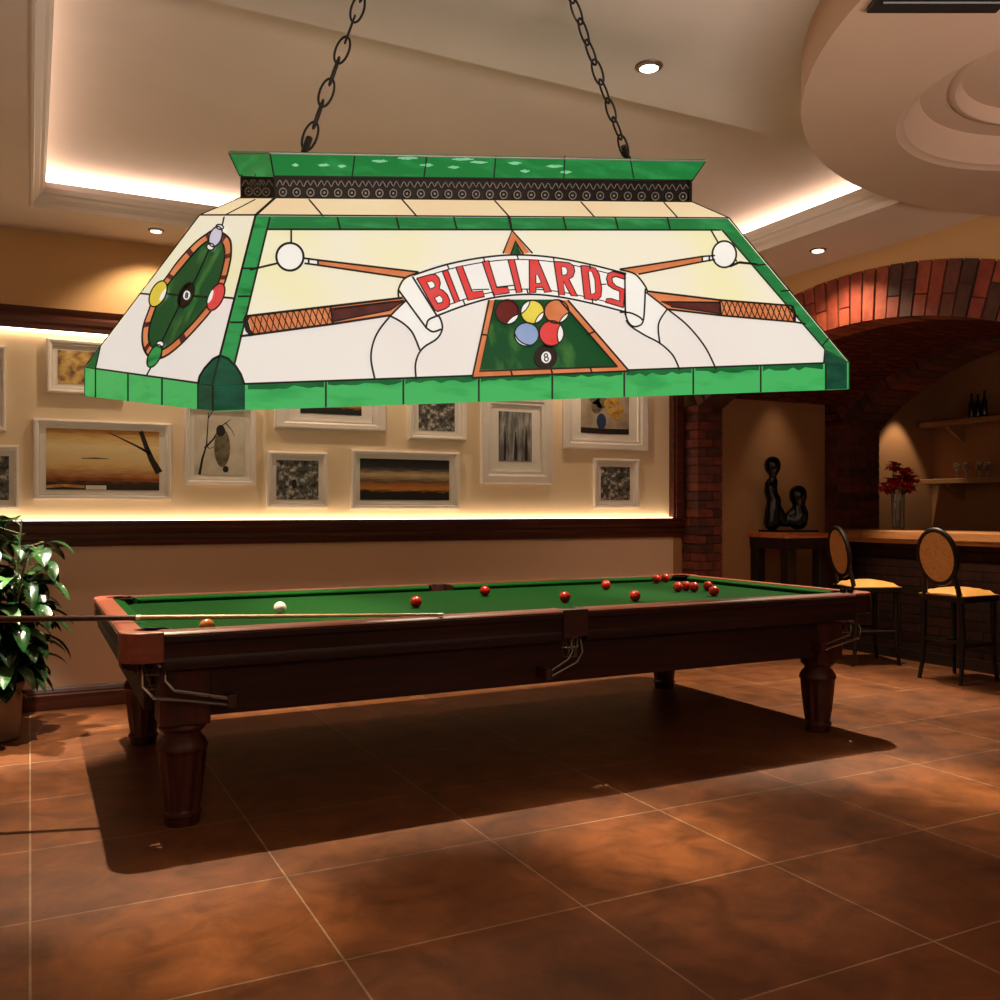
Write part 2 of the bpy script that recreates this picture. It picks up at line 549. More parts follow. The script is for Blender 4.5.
# dark slot vent on the disc, made up for an unexplained black rectangle
v0, v1 = at_z(866, 14, 3.08), at_z(996, 14, 3.08)
vb = MB()
dv = FW * -0.5
lo = [v0, v1, v1 + dv, v0 + dv]
vb.prism([p + Vector((0, 0, 0)) for p in lo], [p + Vector((0, 0, 0.02)) for p in lo])
vt = thing('ceiling_plate', (0, 0, 0), 'dark rectangular plate under the round dropped ceiling', 'plate')
vt.location = (v0 + v1) / 2 + dv / 2
vb.build('frame', M['plate'], vt, bevel=0.006)
sl = MB()
for k in range(5):
    a = lo[0].lerp(lo[3], 0.15 + 0.16 * k) + (v1 - v0) * 0.06
    c = lo[1].lerp(lo[2], 0.15 + 0.16 * k) - (v1 - v0) * 0.06
    sl.tube([a - Vector((0, 0, 0.002)), c - Vector((0, 0, 0.002))], 0.006, 6)
sl.build('slat', M['lead'], vt)


# downlights
def downlight(p, r, label):
    t = thing('downlight', p, label, 'downlight', 'recessed ceiling downlights')
    MB().lathe([(r * 0.70, 0.0), (r * 0.78, -0.008), (r, -0.006), (r * 1.04, 0.0)], p, 28).build('ring', M['trimring'], t, smooth=True)
    MB().lathe([(r * 0.70, -0.012), (r * 0.5, -0.013), (r * 0.05, -0.0135)], p, 28).build('lens', M['bulb'], t, smooth=True)
    return t


D1 = at_z(649, 66, SZ)
downlight(D1, 0.058, 'bright recessed downlight in the ceiling right of the lamp chains')
D2 = at_z(156, 230, SZ)
downlight(D2, 0.052, 'small recessed downlight on the soffit left of the stained glass lamp')
D3 = at_z(818, 250, SZ)
downlight(D3, 0.060, 'small recessed downlight on the soffit right of the stained glass lamp')

# ================================================================== BRICK ARCHES


def arch_z(y, yc, R, zp):
    return zp - (R - math.sqrt(max(R * R - (y - yc) ** 2, 0.0)))


# arch 1: voussoirs
YC = 5.1
X2V = 7.40
R1, ZP1 = 3.8, 2.79
ATH = 0.30
am = MB()
R_in = R1
cz = ZP1 - R1
half = math.asin(1.8 / R1)
nv = 34
rnd = random.Random(3)
for i in range(nv):
    a0 = -half + 2 * half * i / nv
    a1 = -half + 2 * half * (i + 1) / nv
    g = 0.0022
    a0 += g
    a1 -= g
    split = (0.62 if i % 2 == 0 else 0.36) + rnd.uniform(-0.05, 0.05)
    rr = [R_in, R_in + 0.38 * split - 0.005, R_in + 0.38 * split + 0.005, R_in + 0.38]
    if rnd.random() < 0.25:
        segs = [(rr[0], rr[3])]
    else:
        segs = [(rr[0], rr[1]), (rr[2], rr[3])]
    for (ra, rb) in segs:
        j = rnd.uniform(-0.006, 0.006)
        def P(a, r, x):
            return (x, YC + r * math.sin(a), cz + r * math.cos(a))
        am.hexa([P(a0, ra, AX + j), P(a1, ra, AX + j), P(a1, ra, AX + ATH), P(a0, ra, AX + ATH),
                 P(a0, rb, AX + j), P(a1, rb, AX + j), P(a1, rb, AX + ATH), P(a0, rb, AX + ATH)],
                rnd.choice([1, 1, 2, 0, 3, 4]) if False else rnd.choice([0, 0, 1, 1, 2, 3]))
# mortar bed
na = 40
lp0, lp1 = [], []
for i in range(na + 1):
    a = -half + 2 * half * i / na
    lp0.append((a, R_in + 0.008))
for (a, r) in lp0:
    pass
for i in range(na):
    a0 = -half + 2 * half * i / na
    a1 = -half + 2 * half * (i + 1) / na
    ra, rb = R_in + 0.008, R_in + 0.374
    am.hexa([(x, YC + r * math.sin(a), cz + r * math.cos(a)) for (a, r, x) in
             [(a0, ra, AX + 0.012), (a1, ra, AX + 0.012), (a1, ra, AX + ATH - 0.01), (a0, ra, AX + ATH - 0.01),
              (a0, rb, AX + 0.012), (a1, rb, AX + 0.012), (a1, rb, AX + ATH - 0.01), (a0, rb, AX + ATH - 0.01)]], 4)
arch = struct(am.build('wall_arch_front', BR + [M['mortar']]))

# plaster spandrel above the arch up to the soffit
sm = MB()
pts = []
Re = R_in + 0.37
he = math.asin(1.85 / Re)
lowl = []
for i in range(41):
    a = -1.70 / Re + (he + 1.70 / Re) * i / 40
    lowl.append((YC + Re * math.sin(a), cz + Re * math.cos(a)))
lowl.append((WY, lowl[-1][1]))
for (ya, za), (yb, zb) in zip(lowl, lowl[1:]):
    sm.hexa([(AX + 0.01, ya, za), (AX + 0.01, yb, zb), (AX + ATH - 0.01, yb, zb), (AX + ATH - 0.01, ya, za),
             (AX + 0.01, ya, SZ), (AX + 0.01, yb, SZ), (AX + ATH - 0.01, yb, SZ), (AX + ATH - 0.01, ya, SZ)])
struct(sm.build('wall_arch_spandrel', M['wall_up']))


vm = MB()
for i in range(40):
    ya, yb = 3.35 + (6.88 - 3.35) * i / 40, 3.35 + (6.88 - 3.35) * (i + 1) / 40
    za, zb = arch_z(ya, YC, R1, ZP1) + 0.09, arch_z(yb, YC, R1, ZP1) + 0.09
    vm.hexa([(AX + ATH, ya, za), (AX + ATH, yb, zb), (X2V, yb, zb), (X2V, ya, za),
             (AX + ATH, ya, za + 0.05), (AX + ATH, yb, zb + 0.05), (X2V, yb, zb + 0.05), (X2V, ya, za + 0.05)])
struct(vm.build('ceiling_vault', M['brick_vault']))


def brick_column(name, x0, x1, y0, y1, zt, seed, course=0.082):
    rn = random.Random(seed)
    b = MB()
    b.box((x0 + 0.012, y0 + 0.012, 0), (x1 - 0.012, y1 - 0.012, zt), 4)
    z = 0.0
    row = 0
    while z < zt - 0.02:
        zz = min(z + course, zt) - 0.008
        L = x1 - x0
        W = y1 - y0
        # bricks along both visible sides, alternating bond
        if row % 2 == 0:
            xs = [x0, x0 + L * 0.62, x1]
            ys = [y0, y1]
        else:
            xs = [x0, x0 + L * 0.35, x1]
            ys = [y0, y0 + W * 0.5, y1]
        for xa, xb in zip(xs, xs[1:]):
            for ya, yb in zip(ys, ys[1:]):
                j = rn.uniform(-0.006, 0.006)
                b.box((xa + 0.004 + j, ya + 0.004 + j, z), (xb - 0.004 + j, yb - 0.004 + j, zz), rn.choice([0, 2, 2, 3, 3, 0]))
        z += course
        row += 1
    return struct(b.build(name, BRD + [M['mortar']]))


brick_column('wall_column_left', AX, AX + ATH, 6.90, WY, 2.36, 11)
brick_column('wall_column_right', AX, AX + ATH, 3.06, 3.30, 2.36, 12)
# pier and second arch
X2, T2 = 7.40, 0.43
brick_column('wall_pier', X2, X2 + T2, 6.80, WY, 2.25, 13)
R2, ZP2 = 2.53, 2.85
YS = 3.5
wb = MB()
ns = 44
for i in range(ns):
    ya = YS + (6.80 - YS) * i / ns
    yb = YS + (6.80 - YS) * (i + 1) / ns
    za, zb = arch_z(ya, YC, R2, ZP2) + 0.28, arch_z(yb, YC, R2, ZP2) + 0.28
    za, zb = min(za, 2.99), min(zb, 2.99)
    wb.hexa([(X2 + 0.01, ya, za), (X2 + 0.01, yb, zb), (X2 + T2 - 0.01, yb, zb), (X2 + T2 - 0.01, ya, za),
             (X2 + 0.01, ya, 3.0), (X2 + 0.01, yb, 3.0), (X2 + T2 - 0.01, yb, 3.0), (X2 + T2 - 0.01, ya, 3.0)])
wb.box((X2 + 0.01, 6.80, 2.25), (X2 + T2 - 0.01, WY, 3.0))
struct(wb.build('wall_arch_bar_infill', M['brick_wall']))
vb = MB()
cz2 = ZP2 - R2
h2 = math.asin(1.7 / R2)
hlo = math.asin((YC - YS) / R2)
nv = 30
rnd = random.Random(9)
for i in range(nv):
    a0 = -hlo + (h2 + hlo) * i / nv + 0.003
    a1 = -hlo + (h2 + hlo) * (i + 1) / nv - 0.003
    j = rnd.uniform(-0.01, 0.006)
    vb.hexa([(x, YC + r * math.sin(a), cz2 + r * math.cos(a)) for (a, r, x) in
             [(a0, R2, X2 + j), (a1, R2, X2 + j), (a1, R2, X2 + T2), (a0, R2, X2 + T2),
              (a0, R2 + 0.145, X2 + j), (a1, R2 + 0.145, X2 + j), (a1, R2 + 0.145, X2 + T2), (a0, R2 + 0.145, X2 + T2)]], rnd.choice([2, 3, 3, 0]))
    vb.hexa([(x, YC + r * math.sin(a), cz2 + r * math.cos(a)) for (a, r, x) in
             [(a0, R2 + 0.152, X2 + j), (a1, R2 + 0.152, X2 + j), (a1, R2 + 0.152, X2 + T2), (a0, R2 + 0.152, X2 + T2),
              (a0, R2 + 0.295, X2 + j), (a1, R2 + 0.295, X2 + j), (a1, R2 + 0.295, X2 + T2), (a0, R2 + 0.295, X2 + T2)]], rnd.choice([2, 3, 3, 0]))
struct(vb.build('wall_arch_bar', BRD + [M['mortar']]))

# ================================================================== STAINED GLASS LAMP
LV = {k: Vector(v) for k, v in {
    'r1FL': (0.4827, 2.8374, 1.7496), 'r1FR': (2.8688, 2.6402, 1.9609), 'r1BL': (0.1844, 3.8285, 1.9182), 'r1BR': (2.5704, 3.6313, 2.1294),
    'sFL': (0.6548, 3.0530, 2.3380), 'sFR': (2.5067, 2.9206, 2.5533), 'sBL': (0.5442, 3.4642, 2.4385), 'sBR': (2.3961, 3.3318, 2.6539),
    'r0FL': (0.4827, 2.8374, 1.6727), 'r0FR': (2.8688, 2.6402, 1.8549), 'r0BL': (0.1844, 3.8285, 1.8090), 'r0BR': (2.5704, 3.6313, 1.9912),
    'n0FL': (0.7428, 3.1654, 2.4401), 'n0FR': (2.4302, 3.0584, 2.6469), 'n0BL': (0.6769, 3.4228, 2.5072), 'n0BR': (2.3643, 3.3158, 2.7140),
    'n1FL': (0.7397, 3.1669, 2.5115), 'n1FR': (2.4302, 3.0584, 2.7333), 'n1BL': (0.6769, 3.4228, 2.5867), 'n1BR': (2.3674, 3.3142, 2.8085),
    'cFL': (0.7161, 3.1229, 2.5738), 'cFR': (2.4492, 2.9928, 2.7968), 'cBL': (0.6471, 3.4714, 2.6813), 'cBR': (2.3802, 3.3413, 2.9043)}.items()}
LC = sum(LV.values(), Vector((0, 0, 0))) / len(LV)
lamp = thing('pendant_lamp', (LC.x, LC.y, 1.62), 'long green and cream stained glass pendant lamp reading BILLIARDS hung on two chains', 'pendant lamp')


class Face:
    """plane of one side of the shade; pieces of glass are laid on it"""

    def __init__(self, a, b, c):
        self.o = a
        self.n = (b - a).cross(c - a).normalized()
        if self.n.dot(CAM - a) < 0:      # outside = the side one sees
            self.n = -self.n

    def p(self, q, off):
        o = self.o + self.n * off
        r = ray(*q)
        return CAM + r * ((o - CAM).dot(self.n) / r.dot(self.n))

    def piece(self, b, poly, off, th=0.004, mi=0):
        l1 = [self.p(q, off) for q in poly]
        return b.prism([p - self.n * th for p in l1], l1, mi)

    def strip(self, b, pts, w, off, closed=False, mi=0, th=0.003):
        P = [self.p(q, off) for q in pts]
        k = len(P)
        L, Rr = [], []
        for i in range(k):
            if closed:
                t = P[(i + 1) % k] - P[i - 1]
            else:
                t = P[min(i + 1, k - 1)] - P[max(i - 1, 0)]
            s = t.normalized().cross(self.n).normalized() * (w / 2)
            L.append(P[i] + s)
            Rr.append(P[i] - s)
        for i in range(k if closed else k - 1):
            j = (i + 1) % k
            d = self.n * th
            b.hexa([L[i] - d, L[j] - d, Rr[j] - d, Rr[i] - d, L[i], L[j], Rr[j], Rr[i]], mi)
        return b


def curve(pts, n=8, closed=False):   # Catmull-Rom through the points
    out = []
    k = len(pts)
    rng = range(k) if closed else range(k - 1)
    for i in rng:
        if closed:
            p0, p1, p2, p3 = pts[i - 1], pts[i], pts[(i + 1) % k], pts[(i + 2) % k]
        else:
            p0, p1, p2, p3 = pts[max(i - 1, 0)], pts[i], pts[i + 1], pts[min(i + 2, k - 1)]
        for s in range(n):
            t = s / n
            out.append(tuple(0.5 * (2 * p1[a] + (p2[a] - p0[a]) * t + (2 * p0[a] - 5 * p1[a] + 4 * p2[a] - p3[a]) * t * t
                                    + (3 * p1[a] - p0[a] - 3 * p2[a] + p3[a]) * t ** 3) for a in (0, 1)))
    if not closed:
        out.append(tuple(pts[-1]))
    return out


def ell(cx, cy, rx, ry, rot=0.0, n=28):
    c, s = math.cos(rot), math.sin(rot)
    return [(cx + rx * math.cos(2 * PI * i / n) * c - ry * math.sin(2 * PI * i / n) * s,
             cy + rx * math.cos(2 * PI * i / n) * s + ry * math.sin(2 * PI * i / n) * c) for i in range(n)]


_cf = Face(LV['n1FL'], LV['n1FR'], LV['cFL'])
LV['cFR'] = _cf.p((706, 161), 0.0)
LV['cBR'] = LV['cFR'] + LV['cBL'] - LV['cFL']


def slab(name, ks, m, th=0.012, parent=lamp):
    P = [LV[k] for k in ks]
    n = (P[1] - P[0]).cross(P[2] - P[0]).normalized()
    if Vector((n.x, n.y, 0)).dot(P[0] - LC) < 0:      # outwards from the axis of the lamp
        n = -n
    return MB().prism([p - n * th for p in P], P).build(name, m, parent)


fp = slab('front_panel', ('r1FL', 'r1FR', 'sFR', 'sFL'), M['g_opal'])
lp = slab('side_panel', ('r1BL', 'r1FL', 'sFL', 'sBL'), M['g_opal'])
rp = slab('side_panel', ('r1FR', 'r1BR', 'sBR', 'sFR'), M['g_cream'])
bp_ = slab('back_panel', ('r1BR', 'r1BL', 'sBL', 'sBR'), M['g_cream'])
sf = slab('shoulder_panel', ('sFL', 'sFR', 'n0FR', 'n0FL'), M['g_peach'])
sl_ = slab('shoulder_panel', ('sBL', 'sFL', 'n0FL', 'n0BL'), M['g_peach'])
slab('shoulder_panel', ('sFR', 'sBR', 'n0BR', 'n0FR'), M['g_peach'])
slab('shoulder_panel', ('sBR', 'sBL', 'n0BL', 'n0BR'), M['g_peach'])
r_f = slab('bottom_band', ('r0FL', 'r0FR', 'r1FR', 'r1FL'), M['g_band'])
r_l = slab('bottom_band', ('r0BL', 'r0FL', 'r1FL', 'r1BL'), M['g_band'])
slab('bottom_band', ('r0FR', 'r0BR', 'r1BR', 'r1FR'), M['g_band'])
slab('bottom_band', ('r0BR', 'r0BL', 'r1BL', 'r1BR'), M['g_band'])
n_f = slab('filigree_band', ('n0FL', 'n0FR', 'n1FR', 'n1FL'), M['filigree'], 0.02)
n_l = slab('filigree_band', ('n0BL', 'n0FL', 'n1FL', 'n1BL'), M['filigree'], 0.02)
slab('filigree_band', ('n0FR', 'n0BR', 'n1BR', 'n1FR'), M['filigree'], 0.02)
slab('filigree_band', ('n0BR', 'n0BL', 'n1BL', 'n1BR'), M['filigree'], 0.02)
c_f = slab('crown_panel', ('n1FL', 'n1FR', 'cFR', 'cFL'), M['g_crown'])
c_l = slab('crown_panel', ('n1BL', 'n1FL', 'cFL', 'cBL'), M['g_crown'])
slab('crown_panel', ('n1FR', 'n1BR', 'cBR', 'cFR'), M['g_crown'])
slab('crown_panel', ('n1BR', 'n1BL', 'cBL', 'cBR'), M['g_crown'])
q = [LV['n1FL'], LV['n1FR'], LV['n1BR'], LV['n1BL']]
MB().prism([p - Vector((0, 0, 0.01)) for p in q], q).build('top_plate', M['filigree'], lamp)
q = [LV[k] + (LC - LV[k]) * 0.04 + Vector((0, 0, 0.02)) for k in ('r0FL', 'r0FR', 'r0BR', 'r0BL')]
MB().prism([p - Vector((0, 0, 0.008)) for p in q], q).build('light_block_pan', M['under'], lamp)  # added pan over the open bottom, keeps lamp light off the floor

# lead caming along the solid edges
ed = MB()
for a, b_ in (('r1FL', 'sFL'), ('r1FR', 'sFR'), ('r1BL', 'sBL'), ('r1BR', 'sBR'), ('sFL', 'n0FL'), ('sFR', 'n0FR'), ('sBL', 'n0BL'), ('sBR', 'n0BR'),
              ('sFL', 'sFR'), ('sFR', 'sBR'), ('sBR', 'sBL'), ('sBL', 'sFL'), ('n0FL', 'n0FR'), ('n0BL', 'n0FL'), ('n0BR', 'n0BL'), ('n0FR', 'n0BR'),
              ('r1FL', 'r1FR'), ('r1FR', 'r1BR'), ('r1BR', 'r1BL'), ('r1BL', 'r1FL')):
    thick = 0.0048 if (a, b_) in (('r1FL', 'sFL'), ('sFL', 'n0FL')) else 0.0032
    ed.tube([LV[a], LV[b_]], thick, 8)
for a, b_ in (('r0FL', 'r1FL'), ('r0FR', 'r1FR'), ('r0BL', 'r1BL'), ('r0BR', 'r1BR'), ('n1FL', 'cFL'), ('n1FR', 'cFR'), ('n1BL', 'cBL'), ('n1BR', 'cBR')):
    ed.tube([LV[a], LV[b_]], 0.0028, 8)
ed.build('edge_caming', M['lead'], lamp, smooth=True)
cr_ = MB()
for a, b_ in (('cFL', 'cFR'), ('cFR', 'cBR'), ('cBR', 'cBL'), ('cBL', 'cFL')):
    cr_.tube([LV[a], LV[b_]], 0.004, 8)
cr_.build('crown_trim', M['ring_metal'], lamp, smooth=True)

# ---- front artwork (all on the plane of the front panel)
F = Face(LV['r1FL'], LV['r1FR'], LV['sFL'])
LW = 0.0058
O1, O2, O3, O4 = 0.004, 0.007, 0.010, 0.013
lead = MB()
def ld(pts, w=LW, off=O4, closed=False, face=F, b=None):
    face.strip(b if b is not None else lead, pts, w, off, closed)


up_ = MB()
F.piece(up_, [(266, 228), (723, 228.5), (797, 312), (700, 300), (640, 294), (620, 270), (512, 256), (430, 264), (404, 296), (330, 306), (243, 320)], 0.0016, 0.0015)
up_.build('upper_pane', M['g_cream'], fp)

# green border
bd = Pieces()
F.piece(bd, [(256.5, 216), (728, 218.8), (722, 229.5), (267, 229)], O1)
F.piece(bd, [(256.5, 216), (270, 217), (234.5, 364), (221, 356)], O1)
F.piece(bd, [(728, 218.8), (847, 361), (825, 349), (722, 229.5)], O1)
for pb_, gm_ in zip(bd.parts, ('g_edge', 'g_green', 'g_edge')):
    pb_.build('border', M[gm_], fp)
cn = Pieces()
F.piece(cn, [(220.5, 355), (228, 358), (236, 366), (241, 374), (244.5, 384), (213.5, 385)], O2)
F.piece(cn, [(825, 349), (847, 361), (848, 362.2), (824, 363)], O2)
cn.build('corner_piece', M['g_corner'], fp)
ld([(267, 229), (721, 229.8)])
ld([(270, 217), (234.5, 364)])
ld([(722, 229.5), (825, 349), (824, 363)])
ld([(220, 355), (228, 358), (236, 366), (241, 374), (244.5, 384)])
for x in (339, 398, 455.5, 510, 565, 617, 669):
    ld([(x - 1.5, 217), (x + 1.5, 229.3)], 0.005)
for y, x0, x1 in ((268, 243, 258), (296, 238, 251), (322, 230, 244)):
    ld([(x0, y), (x1, y)], 0.005)
for (p, q2) in (((757, 265), (766, 264)), ((781, 291), (790, 290)), ((823, 345), (829, 338))):
    ld([p, q2], 0.005)


def c6(pts):   # crop helpers: enlargement windows used while tracing
    return [(240 + x / 4.0, 190 + y / 4.0) for x, y in pts]


def c8(pts):
    return [(620 + x / 4.0, 190 + y / 4.0) for x, y in pts]


def cb_(pts):
    return [(380 + x / 3.571, 230 + y / 3.571) for x, y in pts]


# cues (thin shafts, wrapped butts) and cue balls
thin = Pieces()
F.piece(thin, c6([(312, 280), (715, 328), (665, 350), (310, 298)]), O1)
F.piece(thin, c8([(330, 265), (330, 285), (75, 335), (0, 318)]), O1)
butt = Pieces()
F.piece(butt, c6([(30, 503), (362, 465), (650, 431), (664, 440), (602, 500), (372, 535), (50, 580)]), O1)
F.piece(butt, c8([(110, 405), (400, 440), (688, 463), (700, 525), (405, 500), (190, 475)]), O1)
cue_p = thin.build('cue_motif', M['g_orange'], fp)
butt.build('cue_motif', M['g_orange'], fp)
dk = Pieces()
F.piece(dk, c6([(365, 472), (600, 444), (655, 441), (600, 478), (375, 528)]), O2)
F.piece(dk, c8([(165, 446), (400, 446), (402, 494), (205, 464)]), O2)
dk.build('cue_inlay', M['g_brown'], fp)
fr = Pieces()
F.piece(fr, c6([(258, 278), (312, 283), (310, 297), (258, 292)]), O1)
F.piece(fr, c8([(330, 266), (378, 262), (380, 276), (332, 284)]), O1)
F.piece(fr, ell(290, 256.5, 13.4, 13.6), O2)
F.piece(fr, ell(724.5, 254, 11.8, 13), O2)
fr.build('ball_motif', M['g_white'], fp)
ld(ell(290, 256.5, 13.6, 13.8, n=32), 0.007, closed=True)
ld(ell(724.5, 254, 12, 13.2, n=32), 0.007, closed=True)
ld(c6([(205, 158), (205, 210)]))
ld(c6([(40, 318), (150, 292)]))
ld(c8([(365, 160), (395, 212)]))
ld(c8([(465, 278), (470, 290), (550, 297)]))
ld(c8([(440, 305), (480, 288), (550, 297)]), 0.009)
ld(c6([(258, 272), (312, 279), (715, 327)]))
ld(c6([(258, 292), (310, 299), (665, 351)]))
for x, y0, y1 in ((275, 275, 295), (312, 279, 299)):
    ld(c6([(x, y0), (x, y1)]))
ld(c8([(380, 261), (330, 265), (0, 316)]))
ld(c8([(380, 277), (330, 286), (75, 336)]))
for x in (330, 358):
    ld(c8([(x, 264), (x, 284)]))
ld(c6([(30, 503), (362, 464), (650, 430)]), 0.007)
ld(c6([(0, 584), (50, 578), (372, 535), (602, 500)]), 0.007)
ld(c6([(362, 464), (372, 535)]))
ld(c6([(372, 474), (655, 441)]), 0.004)
ld(c6([(375, 524), (600, 480), (655, 443)]), 0.004)
ld(c6([(30, 503), (22, 520), (32, 560), (50, 580)]), 0.016)
ld(c8([(110, 404), (400, 439), (690, 462)]), 0.007)
ld(c8([(190, 476), (405, 501), (700, 527), (745, 535)]), 0.007)
ld(c8([(400, 439), (405, 501)]))
ld(c8([(165, 446), (400, 448)]), 0.004)
ld(c8([(205, 466), (402, 494)]), 0.004)
ld(c8([(690, 462), (700, 495), (698, 527)]), 0.012)
ld(c8([(705, 500), (715, 505)]), 0.004)
# cross wrapped grips
wrap, wrap2 = MB(), MB()
n = 13
for i in range(n):
    t0, t1 = i / n, (i + 1) / n
    for (ta, tb) in ((t0, t1), (t1, t0)):
        a = (40 + 322 * ta, 502 - 37 * ta)
        c = (52 + 320 * tb, 578 - 43 * tb)
        F.strip(wrap, c6([a, c]), 0.0028, O3 + 0.001)
        a = (405 + 285 * ta, 440 + 23 * ta)
        c = (407 + 290 * tb, 500 + 26 * tb)
        F.strip(wrap2, c8([a, c]), 0.0028, O3 + 0.001)
wrap.build('grip_wrap', M['lead'], fp)
wrap2.build('grip_wrap', M['lead'], fp)

# rack triangle
tri = Pieces()
F.piece(tri, cb_([(472, 2), (535, 80), (505, 85), (484, 38), (468, 85), (440, 82)]), O1)
F.piece(tri, cb_([(385, 250), (412, 250), (356, 500), (845, 486), (885, 500), (880, 504), (330, 527)]), O1)
F.piece(tri, cb_([(640, 250), (670, 250), (885, 500), (845, 488)]), O1 + 0.001)
tri.build('rack_motif', M['g_orange'], fp)
felt = Pieces()
F.piece(felt, cb_([(484, 38), (512, 85), (468, 85)]), O1 - 0.001)
F.piece(felt, cb_([(410, 248), (645, 248), (845, 488), (356, 505)]), O1 - 0.001)
felt.build('felt_motif', M['g_felt'], fp)
ld(cb_([(440, 82), (472, 0), (545, 82)]))
ld(cb_([(468, 85), (484, 38), (512, 85)]))
ld(cb_([(390, 250), (330, 525)]))
ld(cb_([(412, 250), (356, 503), (848, 487)]))
ld(cb_([(642, 250), (848, 487)]))
ld(cb_([(672, 250), (888, 500)]))
for a, c in (((362, 372), (382, 374)), ((740, 372), (768, 362)), ((468, 502), (474, 522)), ((612, 497), (617, 516)), ((752, 492), (758, 510))):
    ld(cb_([a, c]), 0.005)
ld([(510, 217), (512.2, 231)], 0.005)
ld(cb_([(330, 527), (888, 503)]), 0.006)

# balls inside the rack
def crescent(cx_, cy_, rx, ry, ang, half, bulge):
    """the part of an ellipse cut off by a curve; ang in degrees, y down"""
    a0, a1 = math.radians(ang - half), math.radians(ang + half)
    outer_ = [(cx_ + rx * math.cos(a0 + (a1 - a0) * k / 12), cy_ + ry * math.sin(a0 + (a1 - a0) * k / 12)) for k in range(13)]
    p0, p1 = outer_[0], outer_[-1]
    mx_, my_ = (p0[0] + p1[0]) / 2, (p0[1] + p1[1]) / 2
    am_ = math.radians(ang)
    inner_ = []
    for k in range(1, 8):
        t_ = k / 8
        w_ = 4 * t_ * (1 - t_)
        inner_.append((p1[0] + (p0[0] - p1[0]) * t_ + math.cos(am_) * bulge * w_, p1[1] + (p0[1] - p1[1]) * t_ + math.sin(am_) * bulge * w_))
    return outer_, inner_


for (nm, cx_, cy_, rx, ry, ang, hf, bg) in (('g_maroon', 455, 292, 41, 43, 52, 42, -6), ('g_yellow', 545, 292, 41, 41, 38, 40, -6), ('g_orange', 631, 290, 43, 41, 42, 36, -4),
                                            ('g_blue', 524, 372, 43, 41, 128, 58, 12), ('g_red', 613, 368, 43, 44, 4, 48, -8)):
    bb = MB()
    F.piece(bb, cb_(ell(cx_, cy_, rx, ry)), O2)
    ob = bb.build('ball_motif', M[nm], fp)
    ob['label'] = {'g_maroon': 'maroon', 'g_yellow': 'yellow', 'g_orange': 'orange', 'g_blue': 'pale blue', 'g_red': 'red'}[nm] + ' glass ball in the rack'
    co_, ci_ = crescent(cx_, cy_, rx, ry, ang, hf, bg)
    cc = MB()
    F.piece(cc, cb_(co_ + ci_), O3)
    cc.build('ball_stripe', M['g_white'], ob)
    if nm == 'g_yellow':
        co2, ci2 = crescent(cx_, cy_, rx, ry, 215, 44, -6)
        cc = MB()
        F.piece(cc, cb_(co2 + ci2), O3)
        cc.build('ball_stripe', M['g_white'], ob)
        ld(cb_([co2[-1]] + ci2 + [co2[0]]), 0.0035)
    ld(cb_(ell(cx_, cy_, rx + 1, ry + 1)), 0.0045, closed=True)
    ld(cb_([co_[-1]] + ci_ + [co_[0]]), 0.0035)
eb = MB()
F.piece(eb, cb_(ell(592, 452, 42, 44)), O2)
eo = eb.build('ball_motif', M['g_black'], fp)
eo['label'] = 'black eight ball glass piece'
ew = MB()
F.piece(ew, cb_(ell(594, 454, 17, 20)), O3)
ew.build('number_disc', M['g_white'], fp)
e8 = MB()
F.strip(e8, cb_(ell(593, 447, 6, 6, n=14)), 0.0035, O4, True)
F.strip(e8, cb_(ell(595, 460, 7, 7.5, n=14)), 0.0035, O4, True)
e8.build('number', M['lead'], fp)

# banner with scrolled ends
top = curve(cb_([(120, 160), (240, 122), (370, 97), (490, 88), (620, 97), (750, 122), (880, 155)]), 8)
bot = curve(cb_([(205, 305), (305, 268), (410, 240), (530, 229), (640, 238), (760, 262), (878, 292)]), 8)
ban = Pieces()
F.piece(ban, top + bot[::-1], O2 + 0.001)
F.piece(ban, cb_([(120, 160), (92, 178), (75, 205), (160, 345), (172, 322), (205, 304)]), O2 + 0.001)
F.piece(ban, cb_([(880, 155), (912, 165), (948, 205), (940, 330), (920, 342), (885, 320), (878, 290)]), O2 + 0.001)
F.piece(ban, c6([(640, 405), (745, 550), (780, 512), (800, 508), (810, 550), (790, 590), (720, 640), (690, 570), (650, 530), (605, 505), (662, 440)]), O1)
F.piece(ban, c8([(105, 405), (190, 475), (158, 540), (160, 610), (100, 580), (45, 545), (28, 510), (80, 540), (96, 515)]), O1)
ban.build('banner', M['g_white'], fp)
ld(top)
ld(bot)
def inset(line, other, k):
    return [(a[0] + (b2[0] - a[0]) * k, a[1] + (b2[1] - a[1]) * k) for a, b2 in zip(line, other)]


ld(inset(top, bot, 0.12), 0.004, O3 - 0.0012)
ld(inset(bot, top, 0.13), 0.004, O3 - 0.0012)
for i in (8, 16, 24, 32, 40):
    a, c = top[i], bot[i]
    ld([a, (a[0] + (c[0] - a[0]) * 0.12, a[1] + (c[1] - a[1]) * 0.12)], 0.004)
    ld([c, (c[0] + (a[0] - c[0]) * 0.13, c[1] + (a[1] - c[1]) * 0.13)], 0.004)
ld(c6(curve([(715, 330), (660, 352), (635, 395), (635, 430)], 6)))
ld(c6([(690, 345), (790, 505)]))
ld(c6([(635, 400), (745, 550)]))
ld(c6(curve([(745, 550), (752, 522), (775, 508), (797, 506), (810, 550), (790, 592), (740, 625), (715, 655), (702, 700), (705, 757)], 6)))
ld(c6(curve([(745, 550), (772, 566), (805, 556)], 6)))
ld(c6(curve([(602, 503), (650, 530), (690, 570), (720, 640)], 6)))
ld(c6(curve([(665, 440), (600, 505), (545, 580), (524, 665), (540, 757)], 6)))
ld(c8([(20, 335), (22, 500)]))
